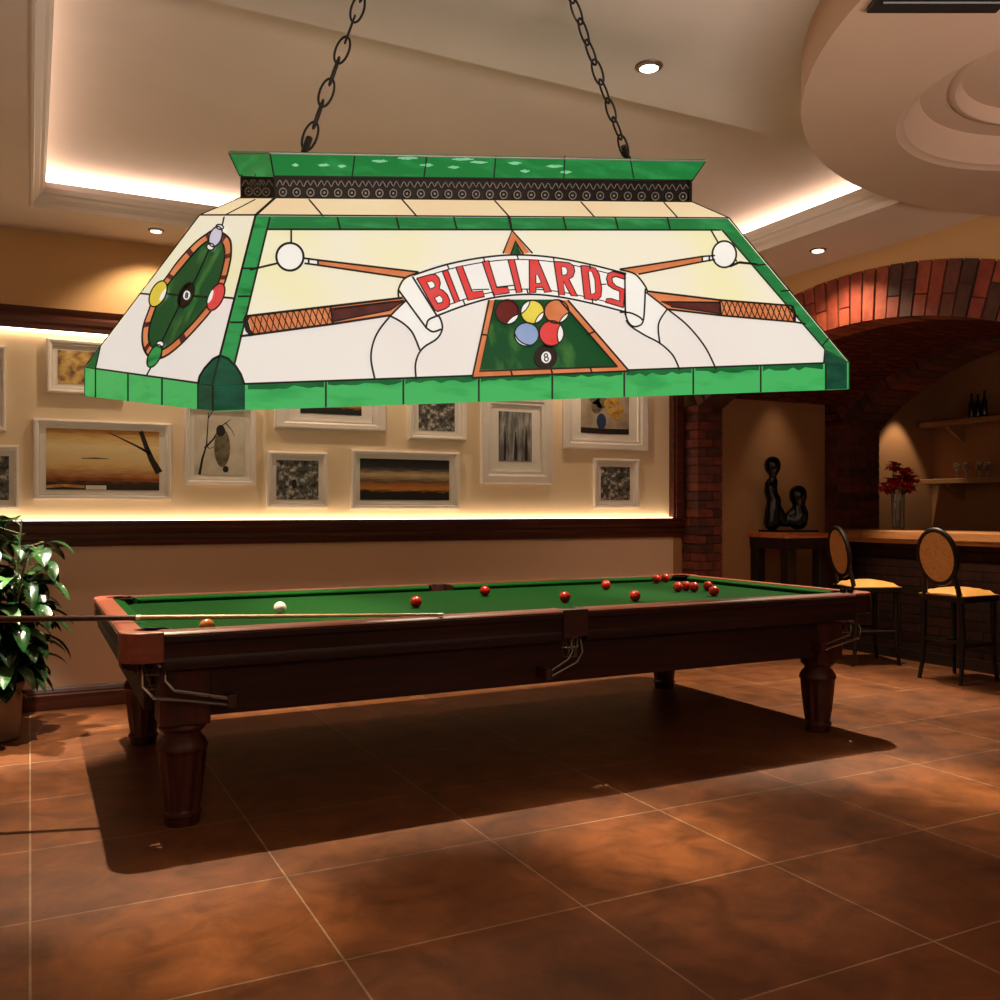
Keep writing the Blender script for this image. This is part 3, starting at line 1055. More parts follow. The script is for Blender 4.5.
ld(c8(curve([(0, 318), (60, 335), (98, 378), (112, 408)], 6)))
ld(c8(curve([(102, 395), (95, 515), (75, 543), (45, 540), (25, 505), (20, 440)], 6)))
ld(c8(curve([(0, 488), (40, 490), (75, 505), (92, 520)], 6)))
ld(c8(curve([(25, 520), (45, 545), (100, 580), (160, 612), (212, 660), (240, 720)], 6)))
ld(c8(curve([(190, 475), (155, 535), (160, 612)], 6)))
ld(c8(curve([(105, 408), (190, 475), (270, 540), (340, 625), (385, 715)], 6)))

# letters
def la(pts):
    return [(410 + x / 8.333, 240 + y / 8.333) for x, y in pts]


def lc(pts):
    return [(520 + x / 8.333, 240 + y / 8.333) for x, y in pts]


LETTERS = [
    ('B', la([(58, 318), (120, 300), (180, 284), (215, 288), (242, 315), (254, 360), (244, 404), (275, 418), (310, 452), (332, 500), (328, 548), (298, 570), (232, 594), (205, 580)]),
     [la([(140, 352), (182, 340), (208, 365), (206, 393), (168, 406)]), la([(205, 482), (248, 460), (274, 488), (270, 518), (232, 526)])]),
    ('I', la([(272, 265), (315, 250), (415, 508), (375, 525)]), []),
    ('L', la([(383, 226), (435, 211), (520, 430), (608, 424), (622, 470), (485, 502)]), []),
    ('L', la([(603, 180), (655, 168), (725, 396), (815, 390), (830, 438), (698, 460)]), []),
    ('I', la([(818, 165), (870, 159), (936, 432), (888, 440)]), []),
    ('A', lc([(78, 163), (150, 164), (262, 430), (206, 434), (190, 392), (134, 394), (134, 434), (80, 440)]), [lc([(133, 288), (150, 290), (178, 356), (134, 360)])]),
    ('R', lc([(283, 178), (345, 180), (415, 190), (448, 214), (457, 260), (442, 305), (408, 325), (480, 467), (428, 462), (362, 342), (374, 456), (325, 452)]),
     [lc([(345, 222), (382, 226), (398, 255), (388, 288), (352, 290)])]),
    ('D', lc([(508, 212), (560, 214), (630, 234), (660, 280), (682, 400), (676, 470), (640, 502), (538, 488)]), [lc([(570, 258), (600, 264), (624, 330), (630, 438), (592, 450)])]),
    ('S', lc([(880, 290), (775, 262), (735, 275), (722, 320), (735, 375), (780, 405), (832, 426), (832, 508), (760, 486), (722, 488), (712, 516), (862, 562), (874, 410), (800, 380), (772, 350), (768, 314),
              (800, 302), (876, 326)]), []),
]
for ch, outline, counters in LETTERS:
    lb = MB()
    F.piece(lb, outline, O3)
    o = lb.build('letter', M['g_red'], fp)
    o['label'] = 'red glass letter ' + ch
    for cn_ in counters:
        cm_ = MB()
        F.piece(cm_, cn_, O3 + 0.0012)
        cm_.build('letter_counter', M['g_white'], o)
        ld(cn_, 0.0032, O3 + 0.0022, True)
    ld(outline + outline[:1], 0.0036, O3 + 0.0016)
ld(lc([(682, 368), (722, 366)]), 0.0032)
ld(la([(522, 412), (660, 408)]), 0.003)
ld(la([(728, 390), (868, 375)]), 0.003)
lead.build('lead_line', M['lead'], fp)

# ---- shoulder, bottom band, crown dividers
SFc = Face(LV['sFL'], LV['sFR'], LV['n0FL'])
l2 = MB()
for (a, c) in (((309, 199), (323, 215.5)), ((402, 199), (417, 216)), ((495, 200.5), (510, 217)), ((581, 201.5), (595, 217)), ((664, 202), (678, 217.5))):
    SFc.strip(l2, [a, c], 0.005, 0.003)
l2.build('lead_line', M['lead'], sf)
SLc = Face(LV['sBL'], LV['sFL'], LV['n0BL'])
l2 = MB()
SLc.strip(l2, [(224, 215), (255, 199)], 0.004, 0.003)
l2.build('lead_line', M['lead'], sl_)
BF = Face(LV['r0FL'], LV['r0FR'], LV['r1FL'])
l2 = MB()
for x in (326, 403.5, 479, 552.5, 624.5, 693.5, 761, 826):
    yt = 385 + (362 - 385) * (x - 213) / 636
    yb = 411 + (389 - 411) * (x - 213) / 636
    BF.strip(l2, [(x, yt), (x, yb)], 0.0055, 0.003)
l2.build('lead_line', M['lead'], r_f)
g2 = Pieces()
BF.piece(g2, [(213.5, 385.2), (245, 384), (245, 409.7), (213.5, 410.8)], 0.002)
BF.piece(g2, [(826, 363), (848.5, 362.2), (848.5, 388.8), (826, 389.6)], 0.002)
g2.build('corner_piece', M['g_corner'], r_f)
rb2 = Pieces()
rr_ = random.Random(5)
xs_ = [246, 326, 403.5, 479, 552.5, 624.5, 693.5, 761, 825]
for xa, xb in zip(xs_, xs_[1:]):   # ripples of darker glass along the upper edge of each pane
    up, dn = [], []
    for i in range(11):
        x = xa + 2 + (xb - xa - 4) * i / 10
        y0 = 385 + (362 - 385) * (x - 213) / 636 + 0.8
        up.append((x, y0))
        dn.append((x, y0 + 2.5 + 3.5 * rr_.random()))
    BF.piece(rb2, up + dn[::-1], 0.0015, 0.0012)
rb2.build('ripple', M['g_green_dk'], r_f)
BL_ = Face(LV['r0BL'], LV['r0FL'], LV['r1BL'])
l2, g2 = MB(), Pieces()
for x in (95, 127.5, 161.5, 197.5):
    yt = 367 + (385 - 367) * (x - 85) / 128
    yb = 396 + (411 - 396) * (x - 85) / 128
    BL_.strip(l2, [(x, yt), (x, yb)], 0.006, 0.003)
BL_.piece(g2, [(197.5, 382.9), (212.5, 385), (212.5, 410.8), (197.5, 409.1)], 0.002)
l2.build('lead_line', M['lead'], r_l)
g2.build('corner_piece', M['g_corner'], r_l)
CF = Face(LV['n1FL'], LV['n1FR'], LV['cFL'])
CL = Face(LV['n1BL'], LV['n1FL'], LV['cBL'])
l2 = MB()
for x, x2 in ((355, 352), (427, 424), (496, 494), (565, 564), (630, 634)):
    CF.strip(l2, [(x, 156), (x2, 178.5)], 0.004, 0.003)
CF.strip(l2, [(273, 176.5), (692, 180.5)], 0.006, 0.003)
l2.build('lead_line', M['lead'], c_f)
l2 = MB()
rr_ = random.Random(12)
for (x, y, L_) in ((292, 165, 7), (318, 165, 12), (338, 166, 8), (372, 161, 16), (398, 158, 20), (420, 165, 14), (452, 159, 22), (448, 167, 12), (470, 162, 18), (508, 163, 14), (520, 171, 10), (546, 166, 18), (560, 172, 12)):
    rp = MB()
    top_l = [(x + L_ * (k / 8), y - 1.1 * math.sin(PI * k / 8) + rr_.uniform(-0.5, 0.5)) for k in range(9)]
    bot_l = [(x + L_ * (k / 8), y + 1.3 * math.sin(PI * k / 8) + 0.2 + rr_.uniform(-0.3, 0.5)) for k in range(9)]
    CF.piece(rp, top_l + bot_l[::-1], 0.002, 0.0015)
    rp.build('ripple', M['g_pale'], c_f)
CL.strip(l2, [(249, 154), (255, 176)], 0.004, 0.003)
l2.build('lead_line', M['lead'], c_l)
# filigree: small rings and scallops in relief
for (na_, fc, ob, cnt, pa, pb) in (('f', Face(LV['n0FL'], LV['n0FR'], LV['n1FL']), n_f, 30, ((276, 192), (690, 196.5)), ((276, 183), (690, 187.5))),
                                   ('l', Face(LV['n0BL'], LV['n0FL'], LV['n1BL']), n_l, 3, ((244, 191), (270, 192)), ((244, 182.5), (270, 183)))):
    rg = MB()
    for i in range(cnt):
        t = (i + 0.5) / cnt
        x, y = pa[0][0] + (pa[1][0] - pa[0][0]) * t, pa[0][1] + (pa[1][1] - pa[0][1]) * t
        fc.strip(rg, ell(x, y, 3.6, 3.9, n=12), 0.0035, 0.006, True)
        fc.piece(rg, ell(x, y, 1.2, 1.2, n=8), 0.006)
        x2, y2 = x, pb[0][1] + (pb[1][1] - pb[0][1]) * t
        fc.strip(rg, curve([(x2 - 6.5, y2 + 3), (x2 - 3, y2 - 3), (x2, y2 + 2), (x2 + 3, y2 - 3), (x2 + 6.5, y2 + 3)], 3), 0.0026, 0.005)
    rg.build('filigree_relief', M['ring_metal'], ob)

# ---- left side artwork: oval table with balls
Sd = Face(LV['r1BL'], LV['r1FL'], LV['sBL'])
def c7(pts):
    return [(120 + x / 5.885, 210 + y / 5.885) for x, y in pts]


ring_o = curve(c7([(560, 118), (640, 165), (652, 250), (638, 340), (612, 430), (560, 555), (450, 690), (330, 812), (240, 870), (170, 862), (132, 795), (133, 690), (170, 580), (205, 480),
                   (270, 395), (340, 298), (430, 200), (500, 145)]), 4, True)
ring_i = curve(c7([(565, 165), (604, 200), (614, 265), (600, 345), (575, 430), (525, 540), (425, 665), (320, 770), (245, 820), (190, 808), (166, 760), (172, 680), (205, 580), (245, 490),
                   (300, 410), (370, 325), (450, 232), (515, 180)]), 4, True)
gl = MB()
Sd.piece(gl, [(200.5, 216), (255.5, 216), (235, 298), (141, 293)], 0.0016, 0.0015)
gl.build('upper_pane', M['g_cream'], lp)
gl = MB()
Sd.piece(gl, ring_o, O1)
gl.build('rail_motif', M['g_orange'], lp)
gl = MB()
Sd.piece(gl, ring_i, O2)
gl.build('felt_motif', M['g_felt'], lp)
sd_l = MB()
for rg_, w_ in ((ring_o, 0.007), (ring_i, 0.0055)):
    rl_ = MB()
    Sd.strip(rl_, rg_, w_, O3 - 0.0004, True)
    rl_.build('lead_line', M['lead'], lp)
for pts in ([(610, 40), (600, 85)], [(155, 970), (190, 905)], [(120, 490), (180, 496)], [(600, 512), (665, 518)], [(265, 490), (350, 500)], [(430, 505), (505, 510)], [(520, 235), (430, 430)],
            [(345, 560), (245, 770)]):
    Sd.strip(sd_l, c7(pts), 0.006, O3 - 0.0006)
sg = Pieces()
for t in range(2, 72, 6):
    a, c = ring_o[t % len(ring_o)], ring_i[t % len(ring_i)]
    a2, c2 = ring_o[(t + 1) % len(ring_o)], ring_i[(t + 1) % len(ring_i)]
    Sd.piece(sg, [a, a2, c2, c], O2 + 0.001)
sg.build('rail_inlay', M['g_brown'], lp)
for nm, lab, rx, ry, cx_, cy_, rot in (('g_lilac', 'lilac', 36, 62, 560, 155, 0.35), ('g_white', 'white cap of the lilac', 22, 14, 585, 98, 0.2), ('g_white', 'white', 22, 20, 530, 215, 0),
                                      ('g_yellow', 'yellow', 44, 82, 222, 492, 0.45), ('g_red', 'red', 42, 86, 562, 510, 0.45),
                                      ('g_green', 'green', 34, 72, 200, 858, 0.45), ('g_white', 'white', 22, 18, 234, 787, 0),
                                      ('g_black', 'black eight ball', 40, 78, 386, 500, 0.42)):
    bb = MB()
    top_ = O3 + (0.002 if nm == 'g_white' else 0)
    Sd.piece(bb, c7(ell(cx_, cy_, rx, ry, rot)), top_)
    o = bb.build('ball_motif', M[nm], lp)
    o['label'] = lab + ' glass piece on the oval table motif'
    ol_ = MB()
    Sd.strip(ol_, c7(ell(cx_, cy_, rx, ry, rot)), 0.0045, O4 + 0.002, True)
    ol_.build('lead_line', M['lead'], o)
hl = Pieces()
Sd.piece(hl, c7(curve([(232, 530), (245, 490), (272, 462), (262, 505)], 4, True)), O3 + 0.003)
Sd.piece(hl, c7(curve([(510, 545), (520, 500), (545, 470), (535, 520)], 4, True)), O3 + 0.003)
Sd.piece(hl, c7(ell(390, 500, 17, 26, 0.3)), O3 + 0.003)
hl.build('ball_stripe', M['g_white'], lp)
Sd.strip(sd_l, c7(ell(391, 494, 6, 8, n=12)), 0.004, O4 + 0.003, True)
Sd.strip(sd_l, c7(ell(389, 508, 6, 8, n=12)), 0.004, O4 + 0.003, True)
Sd.strip(sd_l, [(220, 355), (212, 359), (204, 368), (199, 376), (197.5, 383)], 0.007, O4)
Sd.strip(sd_l, [(100, 346), (95, 368.5)], 0.006, O3)
sd_l.build('lead_line', M['lead'], lp)
g2 = Pieces()
Sd.piece(g2, [(219.5, 356), (212, 359), (204, 368), (199, 376), (197.5, 383), (212.5, 384.8)], O1)
g2.build('corner_piece', M['g_corner'], lp)
g2 = Pieces()
Sd.piece(g2, [(99.5, 346.5), (86, 366.5), (95, 368.3)], O1)
g2.build('corner_piece', M['g_green_dk'], lp)


# ---- chains
def chain(a, h, nl):
    a, h = Vector(a), Vector(h)
    t = (h - a).normalized()
    L = (h - a).length / nl
    u = t.cross(FW).normalized()
    w = t.cross(u).normalized()
    holder = MB().tube([a - t * 0.01, a + t * 0.05], 0.012, 8).build('chain', M['lead'], lamp, smooth=True)
    rn = random.Random(4)
    for i in range(nl):
        c = a + t * (L * (i + 0.62))
        ang = (PI / 2) * (i % 2) + 0.35 + rn.uniform(-0.25, 0.25)
        s = u * math.cos(ang) + w * math.sin(ang)
        pts = []
        for q2 in range(20):
            th = 2 * PI * q2 / 20
            pts.append(c + t * (math.sin(th) * L * 0.64) + s * (math.cos(th) * L * 0.25))
        MB().tube(pts, 0.0044, 6, True).build('link', M['lead'], holder, smooth=True)
    MB().lathe([(0.05, 0), (0.05, -0.012), (0.02, -0.03), (0.008, -0.045)], h, 20).build('ceiling_rose', M['lead'], lamp, smooth=True)


chain(at_d(305, 150, 3.2), at_z(368, -19, SZ), 8)
chain(at_d(627, 157, 3.83), at_z(566, -19, SZ), 9)

# ================================================================== BILLIARD TABLE
TXA, TXB, TYA, TYB = 0.335, 4.74, 4.14, 6.07
TOP = 0.86
tbl = thing('billiard_table', ((TXA + TXB) / 2, (TYA + TYB) / 2, 0), 'large mahogany billiard table with green cloth under the stained glass lamp', 'billiard table')
XM = (TXA + TXB) / 2
# slate bed with cloth, cut away at pockets
RW = 0.15   # rail width incl cushion
bed = MB()
def bed_corner(sx, sy, x, y):
    c = (x + sx * 0.142, y + sy * 0.142)
    pts_ = []
    for k in range(9):
        t_ = math.radians(90 * k / 8)
        pts_.append((c[0] + sx * 0.078 * math.sin(t_), c[1] + sy * 0.078 * math.cos(t_)))
    return pts_     # from the y side round to the x side
poly = []
poly += [(TXA + 0.125, TYA + 0.23)] + bed_corner(1, 1, TXA, TYA) + [(TXA + 0.23, TYA + 0.125)]
poly += [(XM - 0.07, TYA + 0.125), (XM - 0.06, TYA + 0.16), (XM + 0.06, TYA + 0.16), (XM + 0.07, TYA + 0.125)]
poly += [(TXB - 0.23, TYA + 0.125)] + bed_corner(-1, 1, TXB, TYA)[::-1] + [(TXB - 0.125, TYA + 0.23)]
poly += [(TXB - 0.125, TYB - 0.23)] + bed_corner(-1, -1, TXB, TYB) + [(TXB - 0.23, TYB - 0.125)]
poly += [(XM + 0.07, TYB - 0.125), (XM + 0.06, TYB - 0.16), (XM - 0.06, TYB - 0.16), (XM - 0.07, TYB - 0.125)]
poly += [(TXA + 0.23, TYB - 0.125)] + bed_corner(1, -1, TXA, TYB)[::-1] + [(TXA + 0.125, TYB - 0.23)]
bed.prism([(x, y, 0.78) for x, y in poly], [(x, y, 0.822) for x, y in poly])
bed.build('cloth_bed', M['cloth'], tbl)
# wooden rails: near, far (split at middle pocket), left, right
PC = 0.16   # corner cut
def rail(p0, p1, inn, name='rail'):
    """p0,p1 outer top edge ends, inn = inward unit vector"""
    p0, p1, inn = Vector(p0), Vector(p1), Vector(inn)
    prof = [(0.0, TOP - 0.016), (0.10, TOP - 0.016), (0.10, 0.685), (0.045, 0.685), (0.018, 0.70), (0.012, 0.735), (0.02, 0.75), (0.012, 0.77),
            (0.012, TOP - 0.05), (0.0, TOP - 0.04)]
    cap_ = [(0.006, TOP - 0.009), (0.014, TOP - 0.001), (0.03, TOP + 0.003), (0.095, TOP + 0.004), (0.10, TOP - 0.004), (0.10, TOP - 0.016), (0.008, TOP - 0.016)]
    MB().prism([p0 + inn * d + Vector((0, 0, z)) for d, z in cap_], [p1 + inn * d + Vector((0, 0, z)) for d, z in cap_]).build('rail_top', M['corner'] if abs(inn.x) > 0.5 else M['rail_long'], tbl, smooth=True)
    return MB().prism([p0 + inn * d + Vector((0, 0, z)) for d, z in prof], [p1 + inn * d + Vector((0, 0, z)) for d, z in prof]).build(name, M['mahog'], tbl, smooth=True)


def cushion(p0, p1, inn, cut0, cut1):
    p0, p1, inn = Vector(p0), Vector(p1), Vector(inn)
    ax = (p1 - p0).normalized()
    prof = [(0.10, TOP - 0.003), (0.115, TOP - 0.001), (0.155, TOP - 0.012), (0.158, TOP - 0.02), (0.145, 0.815), (0.10, 0.815)]
    a = [p0 + inn * d + ax * (cut0 * (d - 0.10)) + Vector((0, 0, z)) for d, z in prof]
    c = [p1 + inn * d - ax * (cut1 * (d - 0.10)) + Vector((0, 0, z)) for d, z in prof]
    return MB().prism(a, c).build('cushion', M['cushion'], tbl, smooth=True)


MW = 0.075
for y, inn in ((TYA, (0, 1, 0)), (TYB, (0, -1, 0))):
    rail((TXA + 0.17, y, 0), (XM - MW, y, 0), inn)
    rail((XM + MW, y, 0), (TXB - 0.17, y, 0), inn)
    cushion((TXA + 0.20, y, 0), (XM - MW, y, 0), inn, 0.7, 0.35)
    cushion((XM + MW, y, 0), (TXB - 0.20, y, 0), inn, 0.35, 0.7)
for x, inn in ((TXA, (1, 0, 0)), (TXB, (-1, 0, 0))):
    rail((x, TYA + 0.17, 0), (x, TYB - 0.17, 0), inn)
    cushion((x, TYA + 0.20, 0), (x, TYB - 0.20, 0), inn, 0.7, 0.7)


def corner_piece(x, y, sx, sy):
    """rosy wooden corner cap wrapping the pocket; sx, sy point inwards"""
    b = MB()
    # outline of the cap seen from above: chamfered outer corner, circular mouth
    out = [(0.0, 0.17), (0.0, 0.085), (0.008, 0.052), (0.026, 0.026), (0.052, 0.008), (0.085, 0.0), (0.17, 0.0), (0.17, 0.10)]
    pc, pr = (0.142, 0.142), 0.072
    arcp = [(pc[0] + pr * math.cos(t), pc[1] + pr * math.sin(t)) for t in [math.radians(-45 - 22.5 * k) for k in range(0, 9)]]
    inn = arcp
    poly = out + inn + [(0.10, 0.17)]
    l0 = [(x + sx * a, y + sy * c, 0.735) for a, c in poly]
    l1 = [(x + sx * a, y + sy * c, TOP + 0.004) for a, c in poly]
    b.prism(l0, l1) if sx > 0 else None
    if sx > 0:
        o = b.build('corner_cap', M['corner'], tbl, bevel=0.006)
    else:      # right end: shade put into the colour, cap sides made dark mahogany
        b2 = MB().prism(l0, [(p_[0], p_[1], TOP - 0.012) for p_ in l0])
        b2.build('corner_shaded_side', M['mahog'], tbl, bevel=0.006)
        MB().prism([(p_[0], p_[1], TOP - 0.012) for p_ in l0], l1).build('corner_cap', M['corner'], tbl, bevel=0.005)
    px_, py_ = x + sx * pc[0], y + sy * pc[1]
    # leather collar and drop
    rim = [(px_ + 0.069 * math.cos(t), py_ + 0.069 * math.sin(t), TOP - 0.004) for t in [2 * PI * k / 24 for k in range(24)]]
    MB().tube(rim, 0.008, 8, True).build('pocket_collar', M['black'], tbl, smooth=True)
    return px_, py_


def rods(pts_list, r=0.006):
    b = MB()
    for pts in pts_list:
        b.tube(pts, r, 8)
    return b.build('ball_rail', M['chrome'], tbl, smooth=True)


def net(px_, py_, z0=0.74, dz=0.13, r0=0.066, r1=0.052):
    b = MB()
    for k in range(8):
        a = 2 * PI * k / 8
        b.tube([(px_ + r0 * math.cos(a), py_ + r0 * math.sin(a), z0), (px_ + r0 * 0.98 * math.cos(a + 0.25), py_ + r0 * 0.98 * math.sin(a + 0.25), z0 - dz * 0.5),
                (px_ + r1 * math.cos(a + 0.6), py_ + r1 * math.sin(a + 0.6), z0 - dz)], 0.002, 5)
        b.tube([(px_ + r0 * math.cos(a), py_ + r0 * math.sin(a), z0), (px_ + r0 * 0.98 * math.cos(a - 0.25), py_ + r0 * 0.98 * math.sin(a - 0.25), z0 - dz * 0.5),
                (px_ + r1 * math.cos(a - 0.6), py_ + r1 * math.sin(a - 0.6), z0 - dz)], 0.002, 5)
    for (rr, zz) in ((r0, z0), (r0 * 0.98, z0 - dz * 0.5), (r1, z0 - dz)):
        b.tube([(px_ + rr * math.cos(2 * PI * k / 16), py_ + rr * math.sin(2 * PI * k / 16), zz) for k in range(16)], 0.004, 6, True)
    return b.build('pocket_net', M['net'], tbl, smooth=True)


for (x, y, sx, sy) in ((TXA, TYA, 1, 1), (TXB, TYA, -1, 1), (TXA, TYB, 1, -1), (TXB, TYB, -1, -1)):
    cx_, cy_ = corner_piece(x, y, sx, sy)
    net(cx_, cy_)
    e = 0.30
    dx = 1 if sx > 0 else -1
    rods([[(cx_ - sx * 0.045, cy_ - sy * 0.03, 0.73), (cx_ - sx * 0.05, cy_ - sy * 0.095, 0.63), (cx_ - sx * 0.01, cy_ - sy * 0.118, 0.585), (cx_ + sx * e, cy_ - sy * 0.125, 0.53)],
          [(cx_ + sx * 0.05, cy_ - sy * 0.05, 0.73), (cx_ + sx * 0.04, cy_ - sy * 0.10, 0.65), (cx_ + sx * 0.07, cy_ - sy * 0.12, 0.61), (cx_ + sx * e, cy_ - sy * 0.128, 0.558)]], 0.0075)
    MB().box((min(cx_ + sx * (e - 0.01), cx_ + sx * (e + 0.03)), min(cy_ - sy * 0.075, cy_ - sy * 0.14), 0.515),
             (max(cx_ + sx * (e - 0.01), cx_ + sx * (e + 0.03)), max(cy_ - sy * 0.075, cy_ - sy * 0.14), 0.575)).build('ball_stop', M['pocket'], tbl, bevel=0.006)
# middle pockets
for y, s in ((TYA, 1), (TYB, -1)):
    b = MB()
    poly = [(-MW, 0.0), (MW, 0.0), (MW, 0.155)] + [(0.058 * math.cos(t), 0.098 + 0.05 * math.sin(t)) for t in [math.radians(20 - 27.5 * k) for k in range(9)]] + [(-MW, 0.155)]
    b.prism([(XM + a, y + s * c, 0.72) for a, c in poly], [(XM + a, y + s * c, TOP + 0.003) for a, c in poly])
    b.build('pocket_leather', M['pocket'], tbl, bevel=0.005)
    net(XM, y + s * 0.09, 0.71, 0.10, 0.055, 0.045)
    rods([[(XM + 0.04, y + s * 0.03, 0.72), (XM + 0.03, y - s * 0.012, 0.64), (XM - 0.01, y - s * 0.02, 0.59), (XM - 0.16, y - s * 0.02, 0.53)],
          [(XM - 0.02, y + s * 0.03, 0.72), (XM - 0.03, y - s * 0.012, 0.65), (XM - 0.06, y - s * 0.02, 0.61), (XM - 0.16, y - s * 0.02, 0.56)]], 0.005)
    MB().box((XM - 0.20, min(y - s * 0.035, y + s * 0.10), 0.515), (XM - 0.16, max(y - s * 0.035, y + s * 0.10), 0.57)).build('ball_stop', M['pocket'], tbl, bevel=0.006)
# apron
b = MB()
A0 = 0.10
for lo, hi in (((TXA + 0.35, TYA + 0.07, 0.48), (TXB - 0.35, TYA + 0.11, 0.71)), ((TXA + 0.35, TYB - 0.11, 0.48), (TXB - 0.35, TYB - 0.07, 0.71)),
               ((TXA + 0.12, TYA + 0.30, 0.48), (TXA + 0.16, TYB - 0.30, 0.71)), ((TXB - 0.16, TYA + 0.30, 0.48), (TXB - 0.12, TYB - 0.30, 0.71))):
    b.box(lo, hi)
b.build('apron', M['mahog'], tbl, bevel=0.006)
b = MB()
b.box((TXA + 0.26, TYA + 0.16, 0.60), (TXB - 0.26, TYA + 0.26, 0.78))
b.box((TXA + 0.26, TYB - 0.26, 0.60), (TXB - 0.26, TYB - 0.16, 0.78))
b.box((TXA + 0.23, TYA + 0.23, 0.62), (TXB - 0.23, TYB - 0.23, 0.785))
b.build('under_frame', M['mahog'], tbl)
# end boards sloping inwards (visible at the left end)
for x, s in ((TXA, 1), (TXB, -1)):
    b = MB()
    b.hexa([(x + s * 0.12, TYA + 0.30, 0.62), (x + s * 0.16, TYA + 0.30, 0.62), (x + s * 0.16, TYB - 0.30, 0.62), (x + s * 0.12, TYB - 0.30, 0.62),
            (x + s * 0.03, TYA + 0.18, 0.71), (x + s * 0.10, TYA + 0.18, 0.71), (x + s * 0.10, TYB - 0.18, 0.71), (x + s * 0.03, TYB - 0.18, 0.71)])
    b.build('end_board', M['mahog'], tbl)


def table_leg(x, y):
    b = MB()
    b.box((x - 0.105, y - 0.105, 0.447), (x + 0.105, y + 0.105, 0.70))
    lg = b.build('leg', M['mahog_leg'], tbl, bevel=0.008)
    p = [(0.084, 0.45), (0.098, 0.445), (0.103, 0.43), (0.094, 0.415), (0.080, 0.407), (0.078, 0.395), (0.098, 0.372), (0.109, 0.352), (0.111, 0.335), (0.104, 0.325), (0.102, 0.30),
         (0.097, 0.24), (0.086, 0.14), (0.077, 0.075), (0.076, 0.062), (0.083, 0.056), (0.084, 0.044), (0.076, 0.036), (0.074, 0.0)][::-1]
    MB().lathe(p, (x, y, 0), 48, flute=12, famp=0.09, frange=(0.07, 0.31)).build('turned_post', M['mahog_leg'], lg, smooth=True)


for x in (0.60, 4.40):
    for y in (4.30, 5.88):
        table_leg(x, y)

# balls
BRAD = 0.034
BZ = 0.8228 + BRAD
def pool_ball(px, py, m, nm, label, cat, group=None):
    c = at_z(px, py, BZ)
    o = MB().ball(c, BRAD, 24, 14).build(nm, m, None, smooth=True, origin=(c.x, c.y, 0.8228))
    tag(o, label, cat, group)


pool_ball(280, 608, M['white'], 'cue_ball', 'white cue ball on the green cloth near the cue', 'ball')
pool_ball(207, 626.2, M['tan_ball'], 'brown_ball', 'orange brown ball half hidden behind the near cushion at left', 'ball')
reds = [(416, 602, 'leftmost red ball on the green cloth'), (485, 591, 'second red ball from the left on the green cloth'),
        (565, 597, 'third red ball from the left, just beyond the near middle pocket'), (606, 585, 'fourth red ball from the left, near the far cushion'),
        (635, 596, 'red ball close to the near cushion right of the middle pocket'), (656.5, 579, 'left red ball of the touching pair by the far cushion'),
        (665.5, 577.9, 'right red ball of the touching pair by the far cushion'), (678, 587, 'left red ball of the touching row of three'),
        (686, 586, 'middle red ball of the touching row of three'), (694, 587, 'right red ball of the touching row of three'),
        (708, 586, 'further red ball of the rightmost pair'), (714, 591, 'nearer red ball of the rightmost pair')]
placed = []
for (px, py, lab) in reds:
    c = at_z(px, py, BZ)
    for k in range(30):     # balls rest against each other, never inside one another
        for o in placed:
            d = c - o
            if d.length < 2 * BRAD + 0.0015:
                if d.length < 1e-5:
                    d = Vector((1, 0, 0))
                c = o + d.normalized() * (2 * BRAD + 0.002)
    placed.append(c)
    o = MB().ball(c, BRAD, 24, 14).build('red_ball', M['red'], None, smooth=True, origin=(c.x, c.y, 0.8228))
    tag(o, lab, 'ball', 'red balls on the billiard table')
# chalk cubes at the right corner
for px, lab in ((843, 'left small black chalk cube on the right corner of the table'), (850, 'right small black chalk cube on the right corner of the table')):
    c = at_z(px, 592.5, TOP + 0.006)
    o = MB().box((c.x - 0.014, c.y - 0.014, TOP + 0.005), (c.x + 0.014, c.y + 0.014, TOP + 0.03)).build('chalk_cube', M['black'], None, bevel=0.003, origin=(c.x, c.y, TOP + 0.005))
    tag(o, lab, 'chalk', 'chalk cubes on the table corner')

# cue lying across the left rail, its tip on the near rail
ca, cbp = at_z(118, 618, 0.884), at_z(443, 614.5, 0.872)
u = (cbp - ca)
ue = u.normalized()
butt_end = ca - ue * 0.55
cue = thing('billiard_cue', butt_end, 'dark butted billiard cue lying across the left end of the table', 'cue')
j0 = at_z(137, 617.5, 0.883)
tj = (j0 - butt_end).dot(ue)
LQ = (cbp - butt_end).length
def onq(t):
    return butt_end + ue * t


def rq(t):
    return 0.0150 - 0.0085 * t / LQ


MB().tube([onq(0), onq(0.02), onq(tj)], [rq(0) * 0.8, rq(0), rq(tj)], 14).build('butt', M['cue_butt'], cue, smooth=True)
MB().tube([onq(tj), onq(tj + 0.02)], rq(tj) * 1.08, 14).build('joint_ring', M['ivory'], cue, smooth=True)
MB().tube([onq(tj + 0.02), onq(LQ - 0.025)], [rq(tj), rq(LQ)], 14).build('shaft', M['cue_shaft'], cue, smooth=True)
MB().tube([onq(LQ - 0.025), onq(LQ)], rq(LQ), 14).build('tip', M['ivory'], cue, smooth=True)

# ================================================================== PICTURES
def wallpt(px, py, out):
    return at_y(px, py, WY - out)


